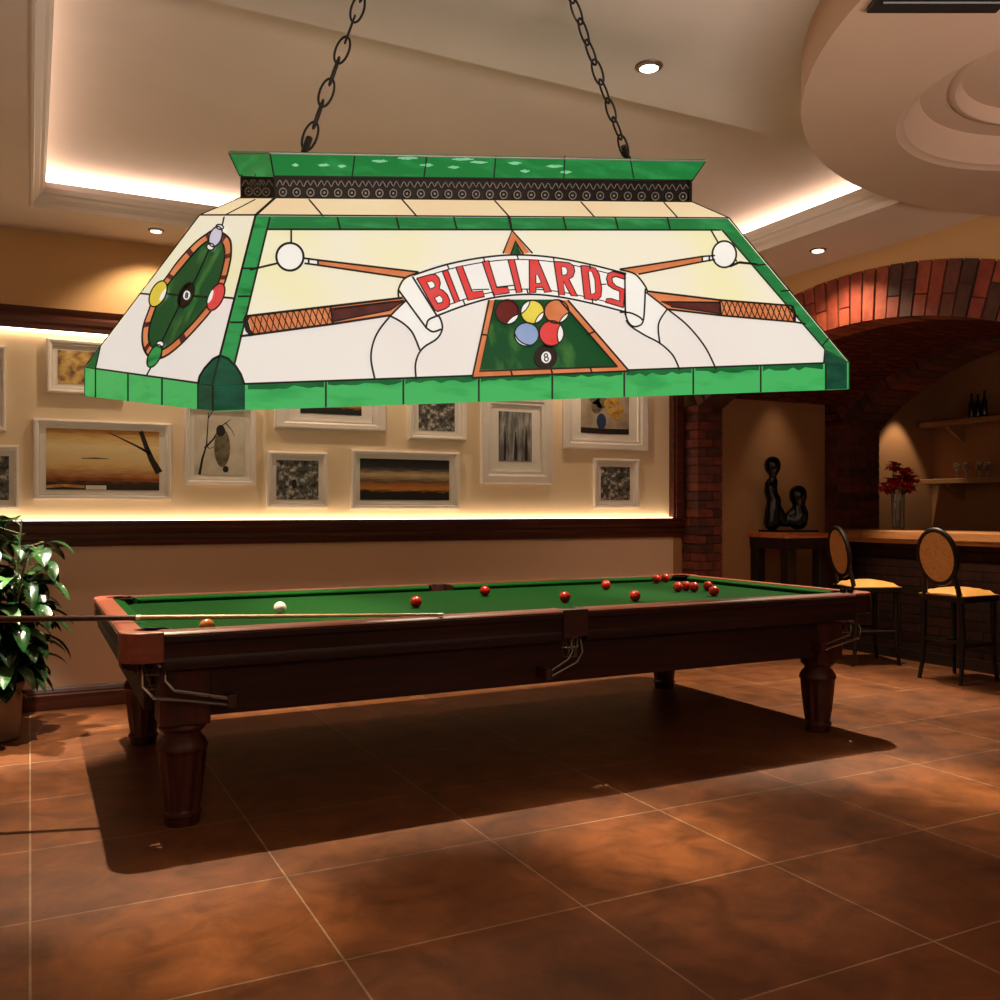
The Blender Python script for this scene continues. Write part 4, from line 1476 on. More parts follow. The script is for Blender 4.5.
def art_mat(name, stops, scale, stretch=(1, 1, 1), detail=5, kind='noise', lo=0.3, hi=0.7):
    m = bpy.data.materials.new(name)
    m.use_nodes = True
    nt = m.node_tree
    bs = nt.nodes['Principled BSDF']
    bs.inputs['Roughness'].default_value = 0.6
    tc = nt.nodes.new('ShaderNodeTexCoord')
    mp = nt.nodes.new('ShaderNodeMapping')
    mp.inputs['Scale'].default_value = stretch
    nt.links.new(tc.outputs['Generated' if kind == 'grad' else 'Object'], mp.inputs['Vector'])
    cr = nt.nodes.new('ShaderNodeValToRGB')
    els = cr.color_ramp.elements
    while len(els) < len(stops):
        els.new(0.5)
    for e, (p, c) in zip(els, stops):
        e.position = p
        e.color = lin(c)
    nz = nt.nodes.new('ShaderNodeTexNoise')
    nz.inputs['Scale'].default_value = scale
    nz.inputs['Detail'].default_value = detail
    nt.links.new(mp.outputs[0], nz.inputs['Vector'])
    if kind == 'grad':
        sp = nt.nodes.new('ShaderNodeSeparateXYZ')
        nt.links.new(tc.outputs['Generated'], sp.inputs[0])
        ad = nt.nodes.new('ShaderNodeMath')
        ad.operation = 'MULTIPLY_ADD'
        ad.inputs[1].default_value = 0.22
        nt.links.new(nz.outputs['Fac'], ad.inputs[0])
        sb = nt.nodes.new('ShaderNodeMath')
        sb.operation = 'SUBTRACT'
        sb.inputs[1].default_value = 0.11
        nt.links.new(sp.outputs[2], sb.inputs[0])
        nt.links.new(sb.outputs[0], ad.inputs[2])
        nt.links.new(ad.outputs[0], cr.inputs['Fac'])
    else:
        nt.links.new(nz.outputs['Fac'], cr.inputs['Fac'])
    nt.links.new(cr.outputs[0], bs.inputs['Base Color'])
    return m


ART = {
    'sunset': art_mat('sunset_print', [(0.0, (34, 22, 16)), (0.12, (60, 32, 16)), (0.2, (168, 92, 32)), (0.42, (232, 196, 132)), (0.72, (244, 222, 170)), (0.86, (226, 186, 112)), (1.0, (190, 120, 44))], 3, (2, 2, 8), 5, 'grad'),
    'dusk': art_mat('dusk_print', [(0.0, (16, 13, 12)), (0.2, (26, 20, 15)), (0.26, (206, 132, 44)), (0.38, (168, 104, 42)), (0.46, (96, 72, 50)), (0.62, (206, 176, 132)), (0.72, (104, 88, 70)), (0.8, (30, 28, 27)), (1.0, (26, 25, 26))], 3, (2, 2, 10), 5, 'grad'),
    'bw': art_mat('grey_print', [(0.34, (26, 25, 24)), (0.52, (96, 93, 88)), (0.66, (198, 192, 182))], 26, (1, 1, 1), 6),
    'bw2': art_mat('misty_print', [(0.3, (58, 58, 60)), (0.5, (120, 120, 120)), (0.7, (186, 184, 180))], 10, (2.6, 1, 0.5), 6),
    'yellow': art_mat('yellow_flower_print', [(0.34, (70, 50, 40)), (0.46, (166, 124, 86)), (0.56, (216, 176, 92)), (0.7, (226, 206, 162))], 14, (1, 1, 1), 5),
    'paper': art_mat('pale_sketch_print', [(0.36, (198, 186, 168)), (0.6, (222, 212, 196))], 6, (1, 1, 1), 5),
    'still': art_mat('still_life_print', [(0.36, (150, 130, 108)), (0.6, (182, 164, 140))], 7, (1, 1, 1), 4),
}
INK = mat('dark_ink', (30, 24, 20), 0.7)
INKG = mat('olive_ink', (128, 118, 90), 0.7, (84, 76, 54), 30)
BLUE = mat('blue_paint', (40, 62, 104), 0.6)
OCH = mat('ochre_paint', (212, 168, 84), 0.6, (186, 132, 52), 20)


def picture(outer, inner, art, label, lip=0.02, name='picture_frame'):
    """outer, inner = (x0,y0,x1,y1) edges read off the photograph at mid height and mid width"""
    def rect(r, out):
        xm, ym = (r[0] + r[2]) / 2, (r[1] + r[3]) / 2
        a = wallpt(r[0], ym, out).x
        c = wallpt(r[2], ym, out).x
        zt = wallpt(xm, r[1], out).z
        zb = wallpt(xm, r[3], out).z
        return a, zb, c, zt
    ax0, az0, ax1, az1 = rect(outer, 0.0)
    ix0, iz0, ix1, iz1 = rect(inner, 0.0)
    t = thing(name, ((ax0 + ax1) / 2, WY - 0.001, az0), label, 'picture', 'framed pictures on the back wall')
    fb = MB()
    fwid = min(0.55, 1.0)
    # moulded frame: two stepped rings
    mx0, mz0 = ax0 + (ix0 - ax0) * fwid, az0 + (iz0 - az0) * fwid
    mx1, mz1 = ax1 + (ix1 - ax1) * fwid, az1 + (iz1 - az1) * fwid
    levels = [((ax0, az0, ax1, az1), 0.001), ((ax0, az0, ax1, az1), 0.030), ((ax0 + 0.012, az0 + 0.012, ax1 - 0.012, az1 - 0.012), 0.036),
              ((ax0 + (mx0 - ax0) * 0.6, az0 + (mz0 - az0) * 0.6, ax1 + (mx1 - ax1) * 0.6, az1 + (mz1 - az1) * 0.6), 0.034),
              ((mx0 - (mx0 - ax0) * 0.2, mz0 - (mz0 - az0) * 0.2, mx1 + (ax1 - mx1) * 0.2, mz1 + (az1 - mz1) * 0.2), 0.026), ((mx0, mz0, mx1, mz1), 0.027), ((mx0, mz0, mx1, mz1), 0.012)]
    vs, fs = [], []
    for (r, o) in levels:
        vs += [(r[0], WY - o, r[1]), (r[2], WY - o, r[1]), (r[2], WY - o, r[3]), (r[0], WY - o, r[3])]
    for i in range(len(levels) - 1):
        for k in range(4):
            k2 = (k + 1) % 4
            fs.append((i * 4 + k, i * 4 + k2, i * 4 + 4 + k2, i * 4 + 4 + k))
    n0_ = len(levels) - 1
    for k in range(4):
        k2 = (k + 1) % 4
        fs.append((n0_ * 4 + k, n0_ * 4 + k2, k2, k))
    fb.add(vs, fs)
    fb.build('frame', M['frame'], t)
    MB().box((mx0, WY - 0.012, mz0), (mx1, WY - 0.004, mz1)).build('mount', M['mount'], t)
    MB().box((ix0, WY - 0.0145, iz0), (ix1, WY - 0.012, iz1)).build('print', ART[art], t, origin=None)
    return t, (ix0, iz0, ix1, iz1)


def draw(t, r, pts, w, m, name='ink_line'):
    """ink stroke on a print; pts in 0..1 of the print"""
    b = MB()
    P = [Vector((r[0] + (r[2] - r[0]) * a, WY - 0.0150, r[1] + (r[3] - r[1]) * c)) for a, c in pts]
    ws = w if isinstance(w, (list, tuple)) else [w] * len(P)
    L, R_ = [], []
    for i in range(len(P)):
        tt = P[min(i + 1, len(P) - 1)] - P[max(i - 1, 0)]
        s = tt.normalized().cross(Vector((0, 1, 0))) * ws[i] / 2
        L.append(P[i] + s)
        R_.append(P[i] - s)
    for i in range(len(P) - 1):
        d = Vector((0, 0.001, 0))
        b.hexa([L[i] + d, L[i + 1] + d, R_[i + 1] + d, R_[i] + d, L[i], L[i + 1], R_[i + 1], R_[i]])
    return b.build(name, m, t)


def blob(t, r, c, rx, ry, m, name='ink_shape', dep=0.0155):
    b = MB()
    lp_ = [(r[0] + (r[2] - r[0]) * (c[0] + rx * math.cos(2 * PI * k / 18)), WY - dep, r[1] + (r[3] - r[1]) * (c[1] + ry * math.sin(2 * PI * k / 18))) for k in range(18)]
    b.prism([(x, y + 0.001, z) for x, y, z in lp_], lp_)
    return b.build(name, m, t)


picture((-34, 345, 6, 431), (-24, 357, -5, 418), 'bw', 'white picture frame cut off by the photo edge, upper one at far left')
picture((-26, 445, 19, 509), (-18, 456, 9, 500), 'bw', 'white framed grey print above the plant at far left')
picture((46, 341, 124, 395), (58, 352, 112, 385), 'yellow', 'white framed yellow flower picture half hidden by the left end of the lamp')
t, r = picture((33, 421, 171, 500), (46, 430, 159, 490), 'sunset', 'wide white framed sunset landscape with a dark tree branch')
draw(t, r, [(1.0, 0.30), (0.93, 0.52), (0.88, 0.74), (0.83, 1.0)], [0.05, 0.04, 0.032, 0.03], INK)
draw(t, r, [(0.92, 0.62), (0.80, 0.74), (0.66, 0.86), (0.54, 0.96)], [0.02, 0.014, 0.01, 0.005], INK)
draw(t, r, [(0.30, 0.52), (0.42, 0.525), (0.54, 0.52)], [0.004, 0.012, 0.004], INKG)
draw(t, r, [(0.0, 0.045), (0.15, 0.07), (0.33, 0.05)], 0.02, OCH)
draw(t, r, [(0.34, 0.04), (0.52, 0.04)], 0.03, M['mount'])
t, r = picture((184, 405, 255, 485), (194, 410, 244, 475), 'paper', 'white framed pale sketch of a bird on a bare branch')
draw(t, r, [(0.10, 0.0), (0.16, 0.25), (0.24, 0.45), (0.28, 0.95)], [0.02, 0.016, 0.01, 0.006], INK)
draw(t, r, [(0.20, 0.40), (0.38, 0.55), (0.52, 0.74), (0.72, 0.86)], [0.014, 0.012, 0.01, 0.005], INK)
blob(t, r, (0.55, 0.42), 0.16, 0.30, INKG)
blob(t, r, (0.52, 0.68), 0.09, 0.09, INK, dep=0.016)
blob(t, r, (0.62, 0.09), 0.06, 0.05, INK, dep=0.016)
for k in range(4):      # feather chevrons and twigs
    draw(t, r, [(0.44, 0.50 - 0.09 * k), (0.55, 0.43 - 0.09 * k), (0.66, 0.50 - 0.09 * k)], [0.004, 0.01, 0.004], M['mount'])
for pts in ([(0.27, 0.86), (0.34, 0.95), (0.38, 1.0)], [(0.62, 0.80), (0.74, 0.70), (0.80, 0.60)], [(0.22, 0.45), (0.30, 0.40), (0.42, 0.44)]):
    draw(t, r, pts, [0.009, 0.006, 0.003], INK)
t, r = picture((266, 452, 327, 508), (276, 460.5, 318, 499.5), 'bw', 'small square white framed grey woodland print below the wide frame')
blob(t, r, (0.42, 0.40), 0.06, 0.12, INK)
t, r = picture((274, 372, 385, 430), (300, 384, 361, 414.5), 'dusk', 'wide white frame mostly hidden behind the lower edge of the lamp')
t, r = picture((350, 451, 458, 509), (359.5, 459.5, 448.5, 500), 'dusk', 'wide white framed dark dusk landscape with an orange band')
t, r = picture((408, 385, 465, 440), (418, 394, 454, 431), 'bw', 'small white framed grey print whose top is hidden by the lamp')
t, r = picture((480, 396, 551, 484), (498, 412, 531, 461.5), 'bw2', 'tall white framed misty picture of dark tree trunks')
for x, w, h in ((0.18, 0.022, 0.7), (0.5, 0.03, 0.6), (0.82, 0.026, 0.72)):
    draw(t, r, [(x, 0.02), (x + 0.01, 0.3), (x, h)], [w, w, 0.006], INK)
t, r = picture((562, 372, 647, 450), (580, 384, 628, 433.5), 'still', 'white framed still life of yellow flowers in a blue vase')
draw(t, r, [(0.0, 0.05), (0.5, 0.04), (1.0, 0.05)], 0.05, INK)
blob(t, r, (0.42, 0.24), 0.10, 0.16, BLUE)
for c in ((0.32, 0.52), (0.42, 0.62), (0.28, 0.70)):
    blob(t, r, c, 0.11, 0.13, INKG)
for c in ((0.56, 0.60), (0.70, 0.66), (0.62, 0.46), (0.80, 0.50), (0.74, 0.36)):
    blob(t, r, c, 0.09, 0.09, OCH, dep=0.016)
t, r = picture((593, 459, 638, 508), (600, 467, 629, 500), 'bw', 'small white framed grey print at the right end of the picture wall')

# ================================================================== PLANT
PX, PY = -0.22, 6.38
plant = thing('potted_plant', (PX, PY, 0), 'leafy green potted plant with glossy leaves at far left', 'plant')
MB().lathe([(0.155, 0.0), (0.165, 0.01), (0.185, 0.30), (0.195, 0.33), (0.192, 0.345), (0.175, 0.345), (0.17, 0.31), (0.02, 0.305)], (PX, PY, 0), 36).build('pot', M['pot'], plant, smooth=True)
MB().lathe([(0.168, 0.30), (0.1, 0.318), (0.01, 0.322)], (PX, PY, 0), 24).build('soil', M['soil'], plant, smooth=True)
rn = random.Random(21)
st = MB()
fo = MB()
def leaf(b, base, dirv, L, W, droop, mi):
    dirv = dirv.normalized()
    side = dirv.cross(Vector((0, 0, 1)))
    if side.length < 0.1:
        side = Vector((1, 0, 0))
    side.normalize()
    up = side.cross(dirv).normalized()
    k = 9
    rows = []
    pos = Vector(base)
    d = dirv.copy()
    for i in range(k):
        s = i / (k - 1)
        w = W * (math.sin(PI * min(1, s ** 0.75)) ** 0.8) * (1 - 0.12 * s)
        if i == 0:
            w = 0.004
        if i == k - 1:
            w = 0.001
        upn = side.cross(d).normalized()
        cup = 0.28
        rows.append([pos - side * w + upn * w * cup, pos - side * w * 0.5 + upn * w * 0.06, pos.copy(), pos + side * w * 0.5 + upn * w * 0.06, pos + side * w + upn * w * cup])
        pos = pos + d * (L / (k - 1))
        d = (d + Vector((0, 0, -1)) * droop / k).normalized()
    vs = [p for r_ in rows for p in r_]
    fs = []
    for i in range(k - 1):
        for j in range(4):
            fs.append((i * 5 + j, i * 5 + j + 1, i * 5 + 6 + j, i * 5 + 5 + j))
    b.add(vs, fs, mi)


for s in range(16):
    a = 2 * PI * s / 16 + rn.uniform(-0.3, 0.3)
    rr = rn.uniform(0.02, 0.10)
    h = rn.uniform(0.85, 1.42)
    lean = rn.uniform(0.06, 0.27)
    p0 = Vector((PX + rr * math.cos(a), PY + rr * math.sin(a), 0.31))
    p3 = p0 + Vector((lean * math.cos(a), lean * math.sin(a), h - 0.36))
    p1 = p0.lerp(p3, 0.4) + Vector((0, 0, 0.03))
    st.tube([p0, p1, p3], [0.012, 0.009, 0.005], 7)
    for k in range(24):
        tt = 0.02 + 0.98 * (k / 23.0)
        base = p0.lerp(p3, tt)
        az = rn.uniform(0, 2 * PI)
        el = rn.uniform(-0.15, 0.7)
        d = Vector((math.cos(az) * math.cos(el), math.sin(az) * math.cos(el), math.sin(el)))
        pl_ = rn.uniform(0.06, 0.16)
        tip = base + d * pl_
        if tip.y > WY - 0.36:
            continue
        st.tube([base, tip], [0.004, 0.003], 5)
        leaf(fo, tip, d, rn.uniform(0.17, 0.27), rn.uniform(0.042, 0.070), rn.uniform(1.4, 2.8), 1 if rn.random() < 0.12 else 0)
st.build('stem', M['stem'], plant, smooth=True)
fo.build('foliage', [M['leaf'], M['leaf_pale']], plant, smooth=True)

# ================================================================== PEDESTAL + SCULPTURE
pc = at_d(787, 540, 9.15)
PXc, PYc = pc.x, pc.y - 0.02
ZT = 1.165
ped = thing('pedestal_table', (PXc, PYc, 0), 'tall dark pedestal table with a light wooden top under the black sculpture', 'table')
hw = 0.26
MB().box((PXc - hw - 0.02, PYc - hw - 0.02, ZT - 0.055), (PXc + hw + 0.02, PYc + hw + 0.02, ZT)).build('top', M['oak'], ped, bevel=0.008)
MB().box((PXc - hw, PYc - hw, ZT - 0.16), (PXc + hw, PYc + hw, ZT - 0.055)).build('apron', M['black_wood'], ped, bevel=0.006)
for sx in (-1, 1):
    for sy in (-1, 1):
        x, y = PXc + sx * (hw - 0.055), PYc + sy * (hw - 0.055)
        MB().box((x - 0.05, y - 0.05, 0), (x + 0.05, y + 0.05, ZT - 0.16)).build('leg', M['black_wood'], ped, bevel=0.006)
MB().box((PXc - hw + 0.03, PYc - hw + 0.03, 0.22), (PXc + hw - 0.03, PYc + hw - 0.03, 0.26)).build('shelf', M['black_wood'], ped, bevel=0.006)
sc_ = thing('sculpture', (PXc, PYc, ZT), 'black sculpture of a standing and a seated figure on the pedestal table', 'sculpture')


def sp(px, py):
    """point on the plane through the pedestal facing the room's camera side"""
    return at_d(px, py, (Vector((PXc, PYc, 0)) - CAM).dot(FW))


def skin_figure(name, chains, m, parent):
    bm = bmesh.new()
    vs, es, rad = [], [], []
    me = bpy.data.meshes.new(name)
    b = MB()
    for ch in chains:
        pts = [Vector(p) for p, r_ in ch]
        rs = [r_ for p, r_ in ch]
        # dense tapered blobs, later fused by the remesh modifier
        for i in range(len(pts) - 1):
            for k in range(6):
                t_ = k / 6
                b.ball(pts[i].lerp(pts[i + 1], t_), rs[i] + (rs[i + 1] - rs[i]) * t_, 12, 8)
        b.ball(pts[-1], rs[-1], 12, 8)
    o = b.build(name, m, parent, smooth=True)
    rm = o.modifiers.new('fuse', 'REMESH')
    rm.mode = 'VOXEL'
    rm.voxel_size = 0.011
    rm.use_smooth_shade = True
    s = o.modifiers.new('soften', 'SMOOTH')
    s.iterations = 3
    s.factor = 0.6
    return o


up = Vector((0, 0, 1))
skin_figure('standing_figure', [
    [(sp(772.5, 464.5), 0.082), (sp(772.5, 467), 0.080), (sp(773, 474), 0.04), (sp(772, 481), 0.034)],
    [(sp(769, 482), 0.032), (sp(775, 481), 0.03), (sp(771, 488), 0.06), (sp(772, 496), 0.064), (sp(774, 500), 0.07), (sp(773, 510), 0.08), (sp(772, 522), 0.085), (sp(772, 523), 0.075)],
    [(sp(778, 512), 0.06), (sp(784, 522), 0.05), (sp(790, 523.5), 0.035)],
    [(sp(767, 484), 0.024), (sp(766, 492), 0.02), (sp(769, 503), 0.02)]], M['black'], sc_)
skin_figure('seated_figure', [
    [(sp(798, 494), 0.088), (sp(798, 497), 0.086), (sp(799, 505), 0.055)],
    [(sp(799, 507), 0.065), (sp(800, 514), 0.082), (sp(799, 521), 0.085), (sp(796, 522.5), 0.07)],
    [(sp(794, 509), 0.03), (sp(788, 515), 0.03), (sp(783, 522), 0.03)],
    [(sp(795, 516), 0.045), (sp(788, 521), 0.045), (sp(782, 524), 0.03)]], M['black'], sc_)
MB().box((PXc - 0.235, PYc - 0.17, ZT), (PXc + 0.235, PYc + 0.17, ZT + 0.02)).build('plinth', M['black'], sc_, bevel=0.006)

# ================================================================== BAR
BX = 7.15
bar = thing('bar_counter', (BX + 0.3, 5.2, 0), 'bar counter with a light wooden top and dark stone front under the inner brick arch', 'bar counter')
MB().box((BX, 3.4, 1.10), (BX + 0.62, 6.74, 1.19)).build('counter_top', M['bar_top'], bar, bevel=0.014)
MB().box((BX + 0.02, 3.42, 1.07), (BX + 0.60, 6.73, 1.10)).build('top_moulding', M['bar_top'], bar, bevel=0.008)
MB().box((BX + 0.08, 3.46, 0.0), (BX + 0.56, 6.71, 1.07)).build('stone_front', M['stone'], bar)
MB().box((BX + 0.06, 3.46, 0.0), (BX + 0.08, 6.71, 0.10)).build('kick_board', M['black_wood'], bar)


# vase of red flowers
vx = at_d(898, 529, 9.05)
VX, VY = vx.x, vx.y
VX = min(VX, BX + 0.5)
vase = thing('flower_vase', (VX, VY, 1.19), 'glass vase of red flowers on the bar counter beside the brick pier', 'vase')
MB().lathe([(0.052, 0.0), (0.058, 0.008), (0.060, 0.20), (0.063, 0.34), (0.058, 0.34), (0.054, 0.20), (0.052, 0.02), (0.01, 0.016)], (VX, VY, 1.19), 28).build('vase_glass', M['glassy'], vase, smooth=True)
stb, pet = MB(), MB()
rn = random.Random(8)
for k in range(34):
    a = rn.uniform(0, 2 * PI)
    rad = 0.15 * math.sqrt(rn.random())
    z = 1.19 + 0.37 + rn.uniform(0, 0.30) * (1.1 - rad / 0.2)
    tip = Vector((VX + rad * math.cos(a), VY + rad * math.sin(a), z))
    stb.tube([(VX + 0.02 * math.cos(a), VY + 0.02 * math.sin(a), 1.215), (VX + 0.03 * math.cos(a), VY + 0.03 * math.sin(a), 1.19 + 0.30), tip], 0.003, 5)
    for q2 in range(5):
        a2 = 2 * PI * q2 / 5 + rn.random()
        d = Vector((math.cos(a2) * 0.8, math.sin(a2) * 0.8, rn.uniform(-0.3, 0.9)))
        leaf(pet, tip, d, 0.085, 0.032, 1.0, 0)
    pet.ball(tip, 0.014, 8, 6)
stb.build('flower_stem', M['flowerstem'], vase, smooth=True)
pet.build('blossom', M['petal'], vase, smooth=True)

# shelves on the bar wall
SX = 9.05
def wall_shelf(z, label):
    t = thing('wall_shelf', (SX - 0.16, 6.3, z), label, 'shelf', 'wooden shelves behind the bar')
    MB().box((SX - 0.33, 4.6, z - 0.055), (SX, 7.04, z)).build('board', M['shelf'], t, bevel=0.006)
    for y in (5.2, 6.0, 6.75):
        MB().prism([(SX, y - 0.02, z - 0.055), (SX, y - 0.02, z - 0.22), (SX - 0.03, y - 0.02, z - 0.22), (SX - 0.25, y - 0.02, z - 0.08), (SX - 0.25, y - 0.02, z - 0.055)],
                   [(SX, y + 0.02, z - 0.055), (SX, y + 0.02, z - 0.22), (SX - 0.03, y + 0.02, z - 0.22), (SX - 0.25, y + 0.02, z - 0.08), (SX - 0.25, y + 0.02, z - 0.055)]).build('bracket', M['shelf'], t)
    return t


Z1, Z2 = 2.34, 1.715
wall_shelf(Z1, 'upper wooden wall shelf behind the bar, carrying dark bottles')
wall_shelf(Z2, 'lower wooden wall shelf behind the bar, carrying glasses')


def bottle(y, h, r, label):
    t = thing('bottle', (SX - 0.18, y, Z1), label, 'bottle', 'dark bottles on the upper shelf')
    MB().lathe([(r * 0.9, 0), (r, 0.008), (r, h * 0.58), (r * 0.75, h * 0.68), (r * 0.36, h * 0.76), (r * 0.34, h * 0.95)], (SX - 0.18, y, Z1), 20).build('body', M['bottle'], t, smooth=True)
    MB().lathe([(r * 0.40, h * 0.93), (r * 0.40, h), (r * 0.3, h + 0.004)], (SX - 0.18, y, Z1), 16).build('cap', M['black'], t, smooth=True)


def shelf_y(px, x):
    r_ = ray(px, 500)
    return (x / r_.x) * r_.y


for px, h, r, lab in ((971.5, 0.27, 0.030, 'dark bottle on the upper shelf, leftmost of the three'), (978, 0.25, 0.030, 'dark bottle on the upper shelf, middle of the three'),
                      (984.5, 0.28, 0.030, 'dark bottle on the upper shelf, rightmost of the three')):
    bottle(shelf_y(px, SX - 0.18), h, r, lab)
for px, lab in ((957, 'stemmed glass on the lower shelf, leftmost of four'), (966, 'stemmed glass on the lower shelf, second of four from the left'),
                (979, 'stemmed glass on the lower shelf, third of four from the left'), (987, 'stemmed glass on the lower shelf, rightmost of four')):
    y = shelf_y(px, SX - 0.18)
    o = MB().lathe([(0.035, 0), (0.034, 0.004), (0.006, 0.010), (0.005, 0.07), (0.02, 0.085), (0.038, 0.12), (0.034, 0.17), (0.032, 0.17), (0.035, 0.12), (0.015, 0.088)], (SX - 0.18, y, Z2), 18).build(
        'wine_glass', M['glassy'], None, smooth=True, origin=(SX - 0.18, y, Z2))
    tag(o, lab, 'glass', 'stemmed glasses on the lower shelf')


# bar stools (local +X is the front)
def bar_stool(label):
    t = thing('bar_stool', (0, 0, 0), label, 'bar stool', 'bar stools at the counter')
    W, Dp = 0.215, 0.215
    # seat frame + cushion
    MB().box((-0.21, -0.21, 0.645), (0.22, 0.21, 0.695)).build('seat_frame', M['chairwood'], t, bevel=0.01)
    b = MB()
    n = 8
    rows = []
    for i in range(n + 1):
        for j in range(n + 1):
            x = -0.205 + 0.43 * i / n
            y = -0.21 + 0.42 * j / n
            e = max(abs(2 * i / n - 1), abs(2 * j / n - 1))
            z = 0.696 + 0.055 * math.cos(e * PI / 2) ** 0.6 + 0.004
            rows.append((x, y, z))
    fs = []
    for i in range(n):
        for j in range(n):
            fs.append((i * (n + 1) + j, (i + 1) * (n + 1) + j, (i + 1) * (n + 1) + j + 1, i * (n + 1) + j + 1))
    k0 = len(rows)
    rows += [(-0.205, -0.21, 0.694), (0.225, -0.21, 0.694), (0.225, 0.21, 0.694), (-0.205, 0.21, 0.694)]
    fs.append((k0 + 3, k0 + 2, k0 + 1, k0))
    bl = [i * (n + 1) for i in range(n + 1)]
    fs.append(tuple([k0, k0 + 1] + bl[::-1]))
    tl = [i * (n + 1) + n for i in range(n + 1)]
    fs.append(tuple([k0 + 2, k0 + 3] + tl))
    ll = list(range(n + 1))
    fs.append(tuple([k0 + 3, k0] + ll))
    rl = [n * (n + 1) + j for j in range(n + 1)]
    fs.append(tuple([k0 + 1, k0 + 2] + rl[::-1]))
    b.add(rows, fs)
    b.build('seat', M['seat'], t, smooth=True)
    # legs
    for sy in (-1, 1):
        MB().tube([(0.185, sy * 0.18, 0.66), (0.185, sy * 0.18, 0.40), (0.19, sy * 0.185, 0.15), (0.215, sy * 0.195, 0.0)], [0.022, 0.021, 0.017, 0.015], 8).build('leg', M['chairwood'], t, smooth=True)
        MB().tube([(-0.19, sy * 0.165, 0.70), (-0.185, sy * 0.18, 0.40), (-0.195, sy * 0.18, 0.15), (-0.225, sy * 0.19, 0.0)], [0.023, 0.022, 0.018, 0.015], 8).build('leg', M['chairwood'], t, smooth=True)
    for (a, c) in (((0.187, -0.182, 0.27), (0.187, 0.182, 0.27)), ((-0.19, -0.18, 0.33), (-0.19, 0.18, 0.33)), ((-0.19, -0.18, 0.30), (0.187, -0.182, 0.30)), ((-0.19, 0.18, 0.30), (0.187, 0.182, 0.30))):
        MB().tube([a, c], 0.013, 8).build('stretcher', M['chairwood'], t, smooth=True)
    # oval back, leaning slightly
    zc, rz, ry = 1.005, 0.215, 0.172
    lean = 0.16
    def bp(ang, s=1.0, off=0.0):
        z = zc + rz * s * math.sin(ang)
        return Vector((-0.20 - lean * (z - 0.70) + off, ry * s * math.cos(ang), z))
    ring = [bp(2 * PI * k / 40) for k in range(40)]
    MB().tube(ring, 0.021, 8, True).build('back_frame', M['chairwood'], t, smooth=True)
    pan = [bp(2 * PI * k / 40, 0.93, 0.012) for k in range(40)]
    pan2 = [bp(2 * PI * k / 40, 0.93, -0.012) for k in range(40)]
    MB().prism(pan2, pan).build('back_panel', M['cane'], t, smooth=True)
    for sy in (-1, 1):
        a = math.radians(235 if sy < 0 else 305)
        MB().tube([(-0.19, sy * 0.165, 0.67), (-0.205, sy * 0.15, 0.76), bp(-PI / 2 + sy * 0.85)], [0.022, 0.02, 0.02], 8).build('back_post', M['chairwood'], t, smooth=True)
    return t


s1 = bar_stool('nearer dark bar stool with an oval back and tan seat at the right edge')
s1.location = (6.75, 5.08, 0)
s2 = copy_tree(s1)
s2['label'] = 'further dark bar stool with an oval back between the table corner and the pier'
s1.rotation_euler = (0, 0, math.radians(0))
s2.location = (6.75, 6.02, 0)
s2.rotation_euler = (0, 0, math.radians(-20))


# ================================================================== LIGHTS
WARM = (1.0, 0.78, 0.52)


def spot(name, loc, target, watts, deg, blend=0.5, col=WARM, rad=0.03):
    l = bpy.data.lights.new(name, 'SPOT')
    l.energy = watts
    l.spot_size = math.radians(deg)
    l.spot_blend = blend
    l.color = col
    l.shadow_soft_size = rad
    o = bpy.data.objects.new(name, l)
    COL.objects.link(o)
    o.location = loc
    d = Vector(target) - Vector(loc)
    o.rotation_euler = d.to_track_quat('-Z', 'Y').to_euler()
    return o


def area(name, loc, target, sx, sy, watts, col=WARM):
    l = bpy.data.lights.new(name, 'AREA')
    l.shape = 'RECTANGLE'
    l.size, l.size_y = sx, sy
    l.energy = watts
    l.color = col
    o = bpy.data.objects.new(name, l)
    COL.objects.link(o)
    o.location = loc
    d = Vector(target) - Vector(loc)
    o.rotation_euler = d.to_track_quat('-Z', 'Y').to_euler()
    return o


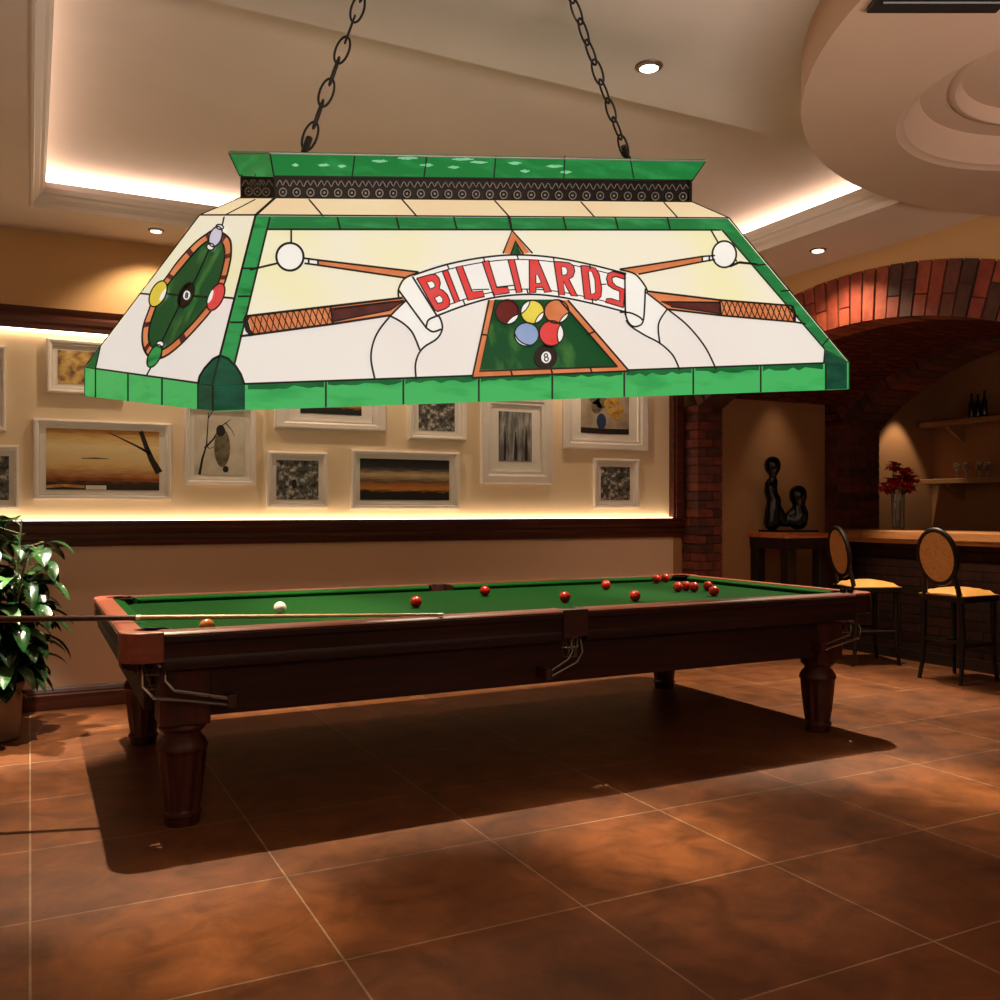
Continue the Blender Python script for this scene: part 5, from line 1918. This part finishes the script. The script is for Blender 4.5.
# near downlights plus added fill -> pools on the floor in front of the table
for k, (x, z, w) in enumerate(((0.56, SZ - 0.03, 1000), (2.33, 3.05, 1500), (4.10, 3.05, 1450))):
    spot('near_spot', (x, 1.45, z), (x, 3.22, 0), w * 0.85, 17, 1.0, (1.0, 0.82, 0.58))
    spot('near_fill', (x, 1.45, z), (x, 2.95, 0), w * 0.24, 33, 1.0, (1.0, 0.80, 0.56))  # added wide fill brightening the floor around the pools, no lamp of its own
# row over the table
for x, w in ((0.55, 950), (2.50, 880)):
    spot('table_spot', (x, 5.3, TZ - 0.03), (x, 5.2, 0), w, 62, 0.5, (1.0, 0.82, 0.58), 0.02)
spot('table_spot', (5.27, 5.2, SZ - 0.03), (4.75, 5.1, 0), 780, 66, 0.5, (1.0, 0.82, 0.58), 0.02)
# soffit spots
spot('back_soffit_spot', D2 + Vector((0, 0, -0.03)), (D2.x, WY, 2.2), 40, 110, 0.6)
spot('back_soffit_spot', (2.4, D2.y, SZ - 0.04), (2.4, WY, 2.2), 40, 110, 0.6)
spot('back_soffit_spot', (4.2, D2.y, SZ - 0.04), (4.2, WY, 2.2), 40, 110, 0.6)
spot('plant_spot', (-0.12, 6.0, 3.2), (-0.14, 6.28, 0.0), 1100, 36, 0.8, (1.0, 0.90, 0.76))
spot('right_soffit_spot', D3 + Vector((0, 0, -0.03)), (D3.x + 0.3, D3.y, 0), 55, 120, 0.6)
spot('stool_spot', (6.5, 5.6, 2.72), (6.7, 5.4, 0), 300, 70, 0.5)
spot('niche_spot', (6.7, 6.8, 2.97), (6.72, 6.95, 1.2), 30, 56, 0.9)
spot('vase_spot', (8.45, 6.86, 2.72), (8.45, 7.0, 1.2), 42, 62, 0.4)
spot('flower_spot', (7.6, 5.9, 2.9), (VX, VY, 1.7), 60, 30, 0.8)
area('ceiling_fill', (2.2, -0.9, 1.30), (2.2, -0.9001, 3.3), 4.0, 1.0, 265, (1.0, 0.86, 0.76))  # added upward fill behind the camera that brightens the ceiling, no real lamp

w = bpy.data.worlds.new('world')
scene.world = w
w.use_nodes = True
w.node_tree.nodes['Background'].inputs[0].default_value = lin((255, 226, 190))
w.node_tree.nodes['Background'].inputs[1].default_value = 0.05

scene.view_settings.view_transform = 'Standard'
scene.view_settings.look = 'None'
scene.view_settings.exposure = 0.0
scene.view_settings.gamma = 1.0
scene.view_settings.use_curve_mapping = False
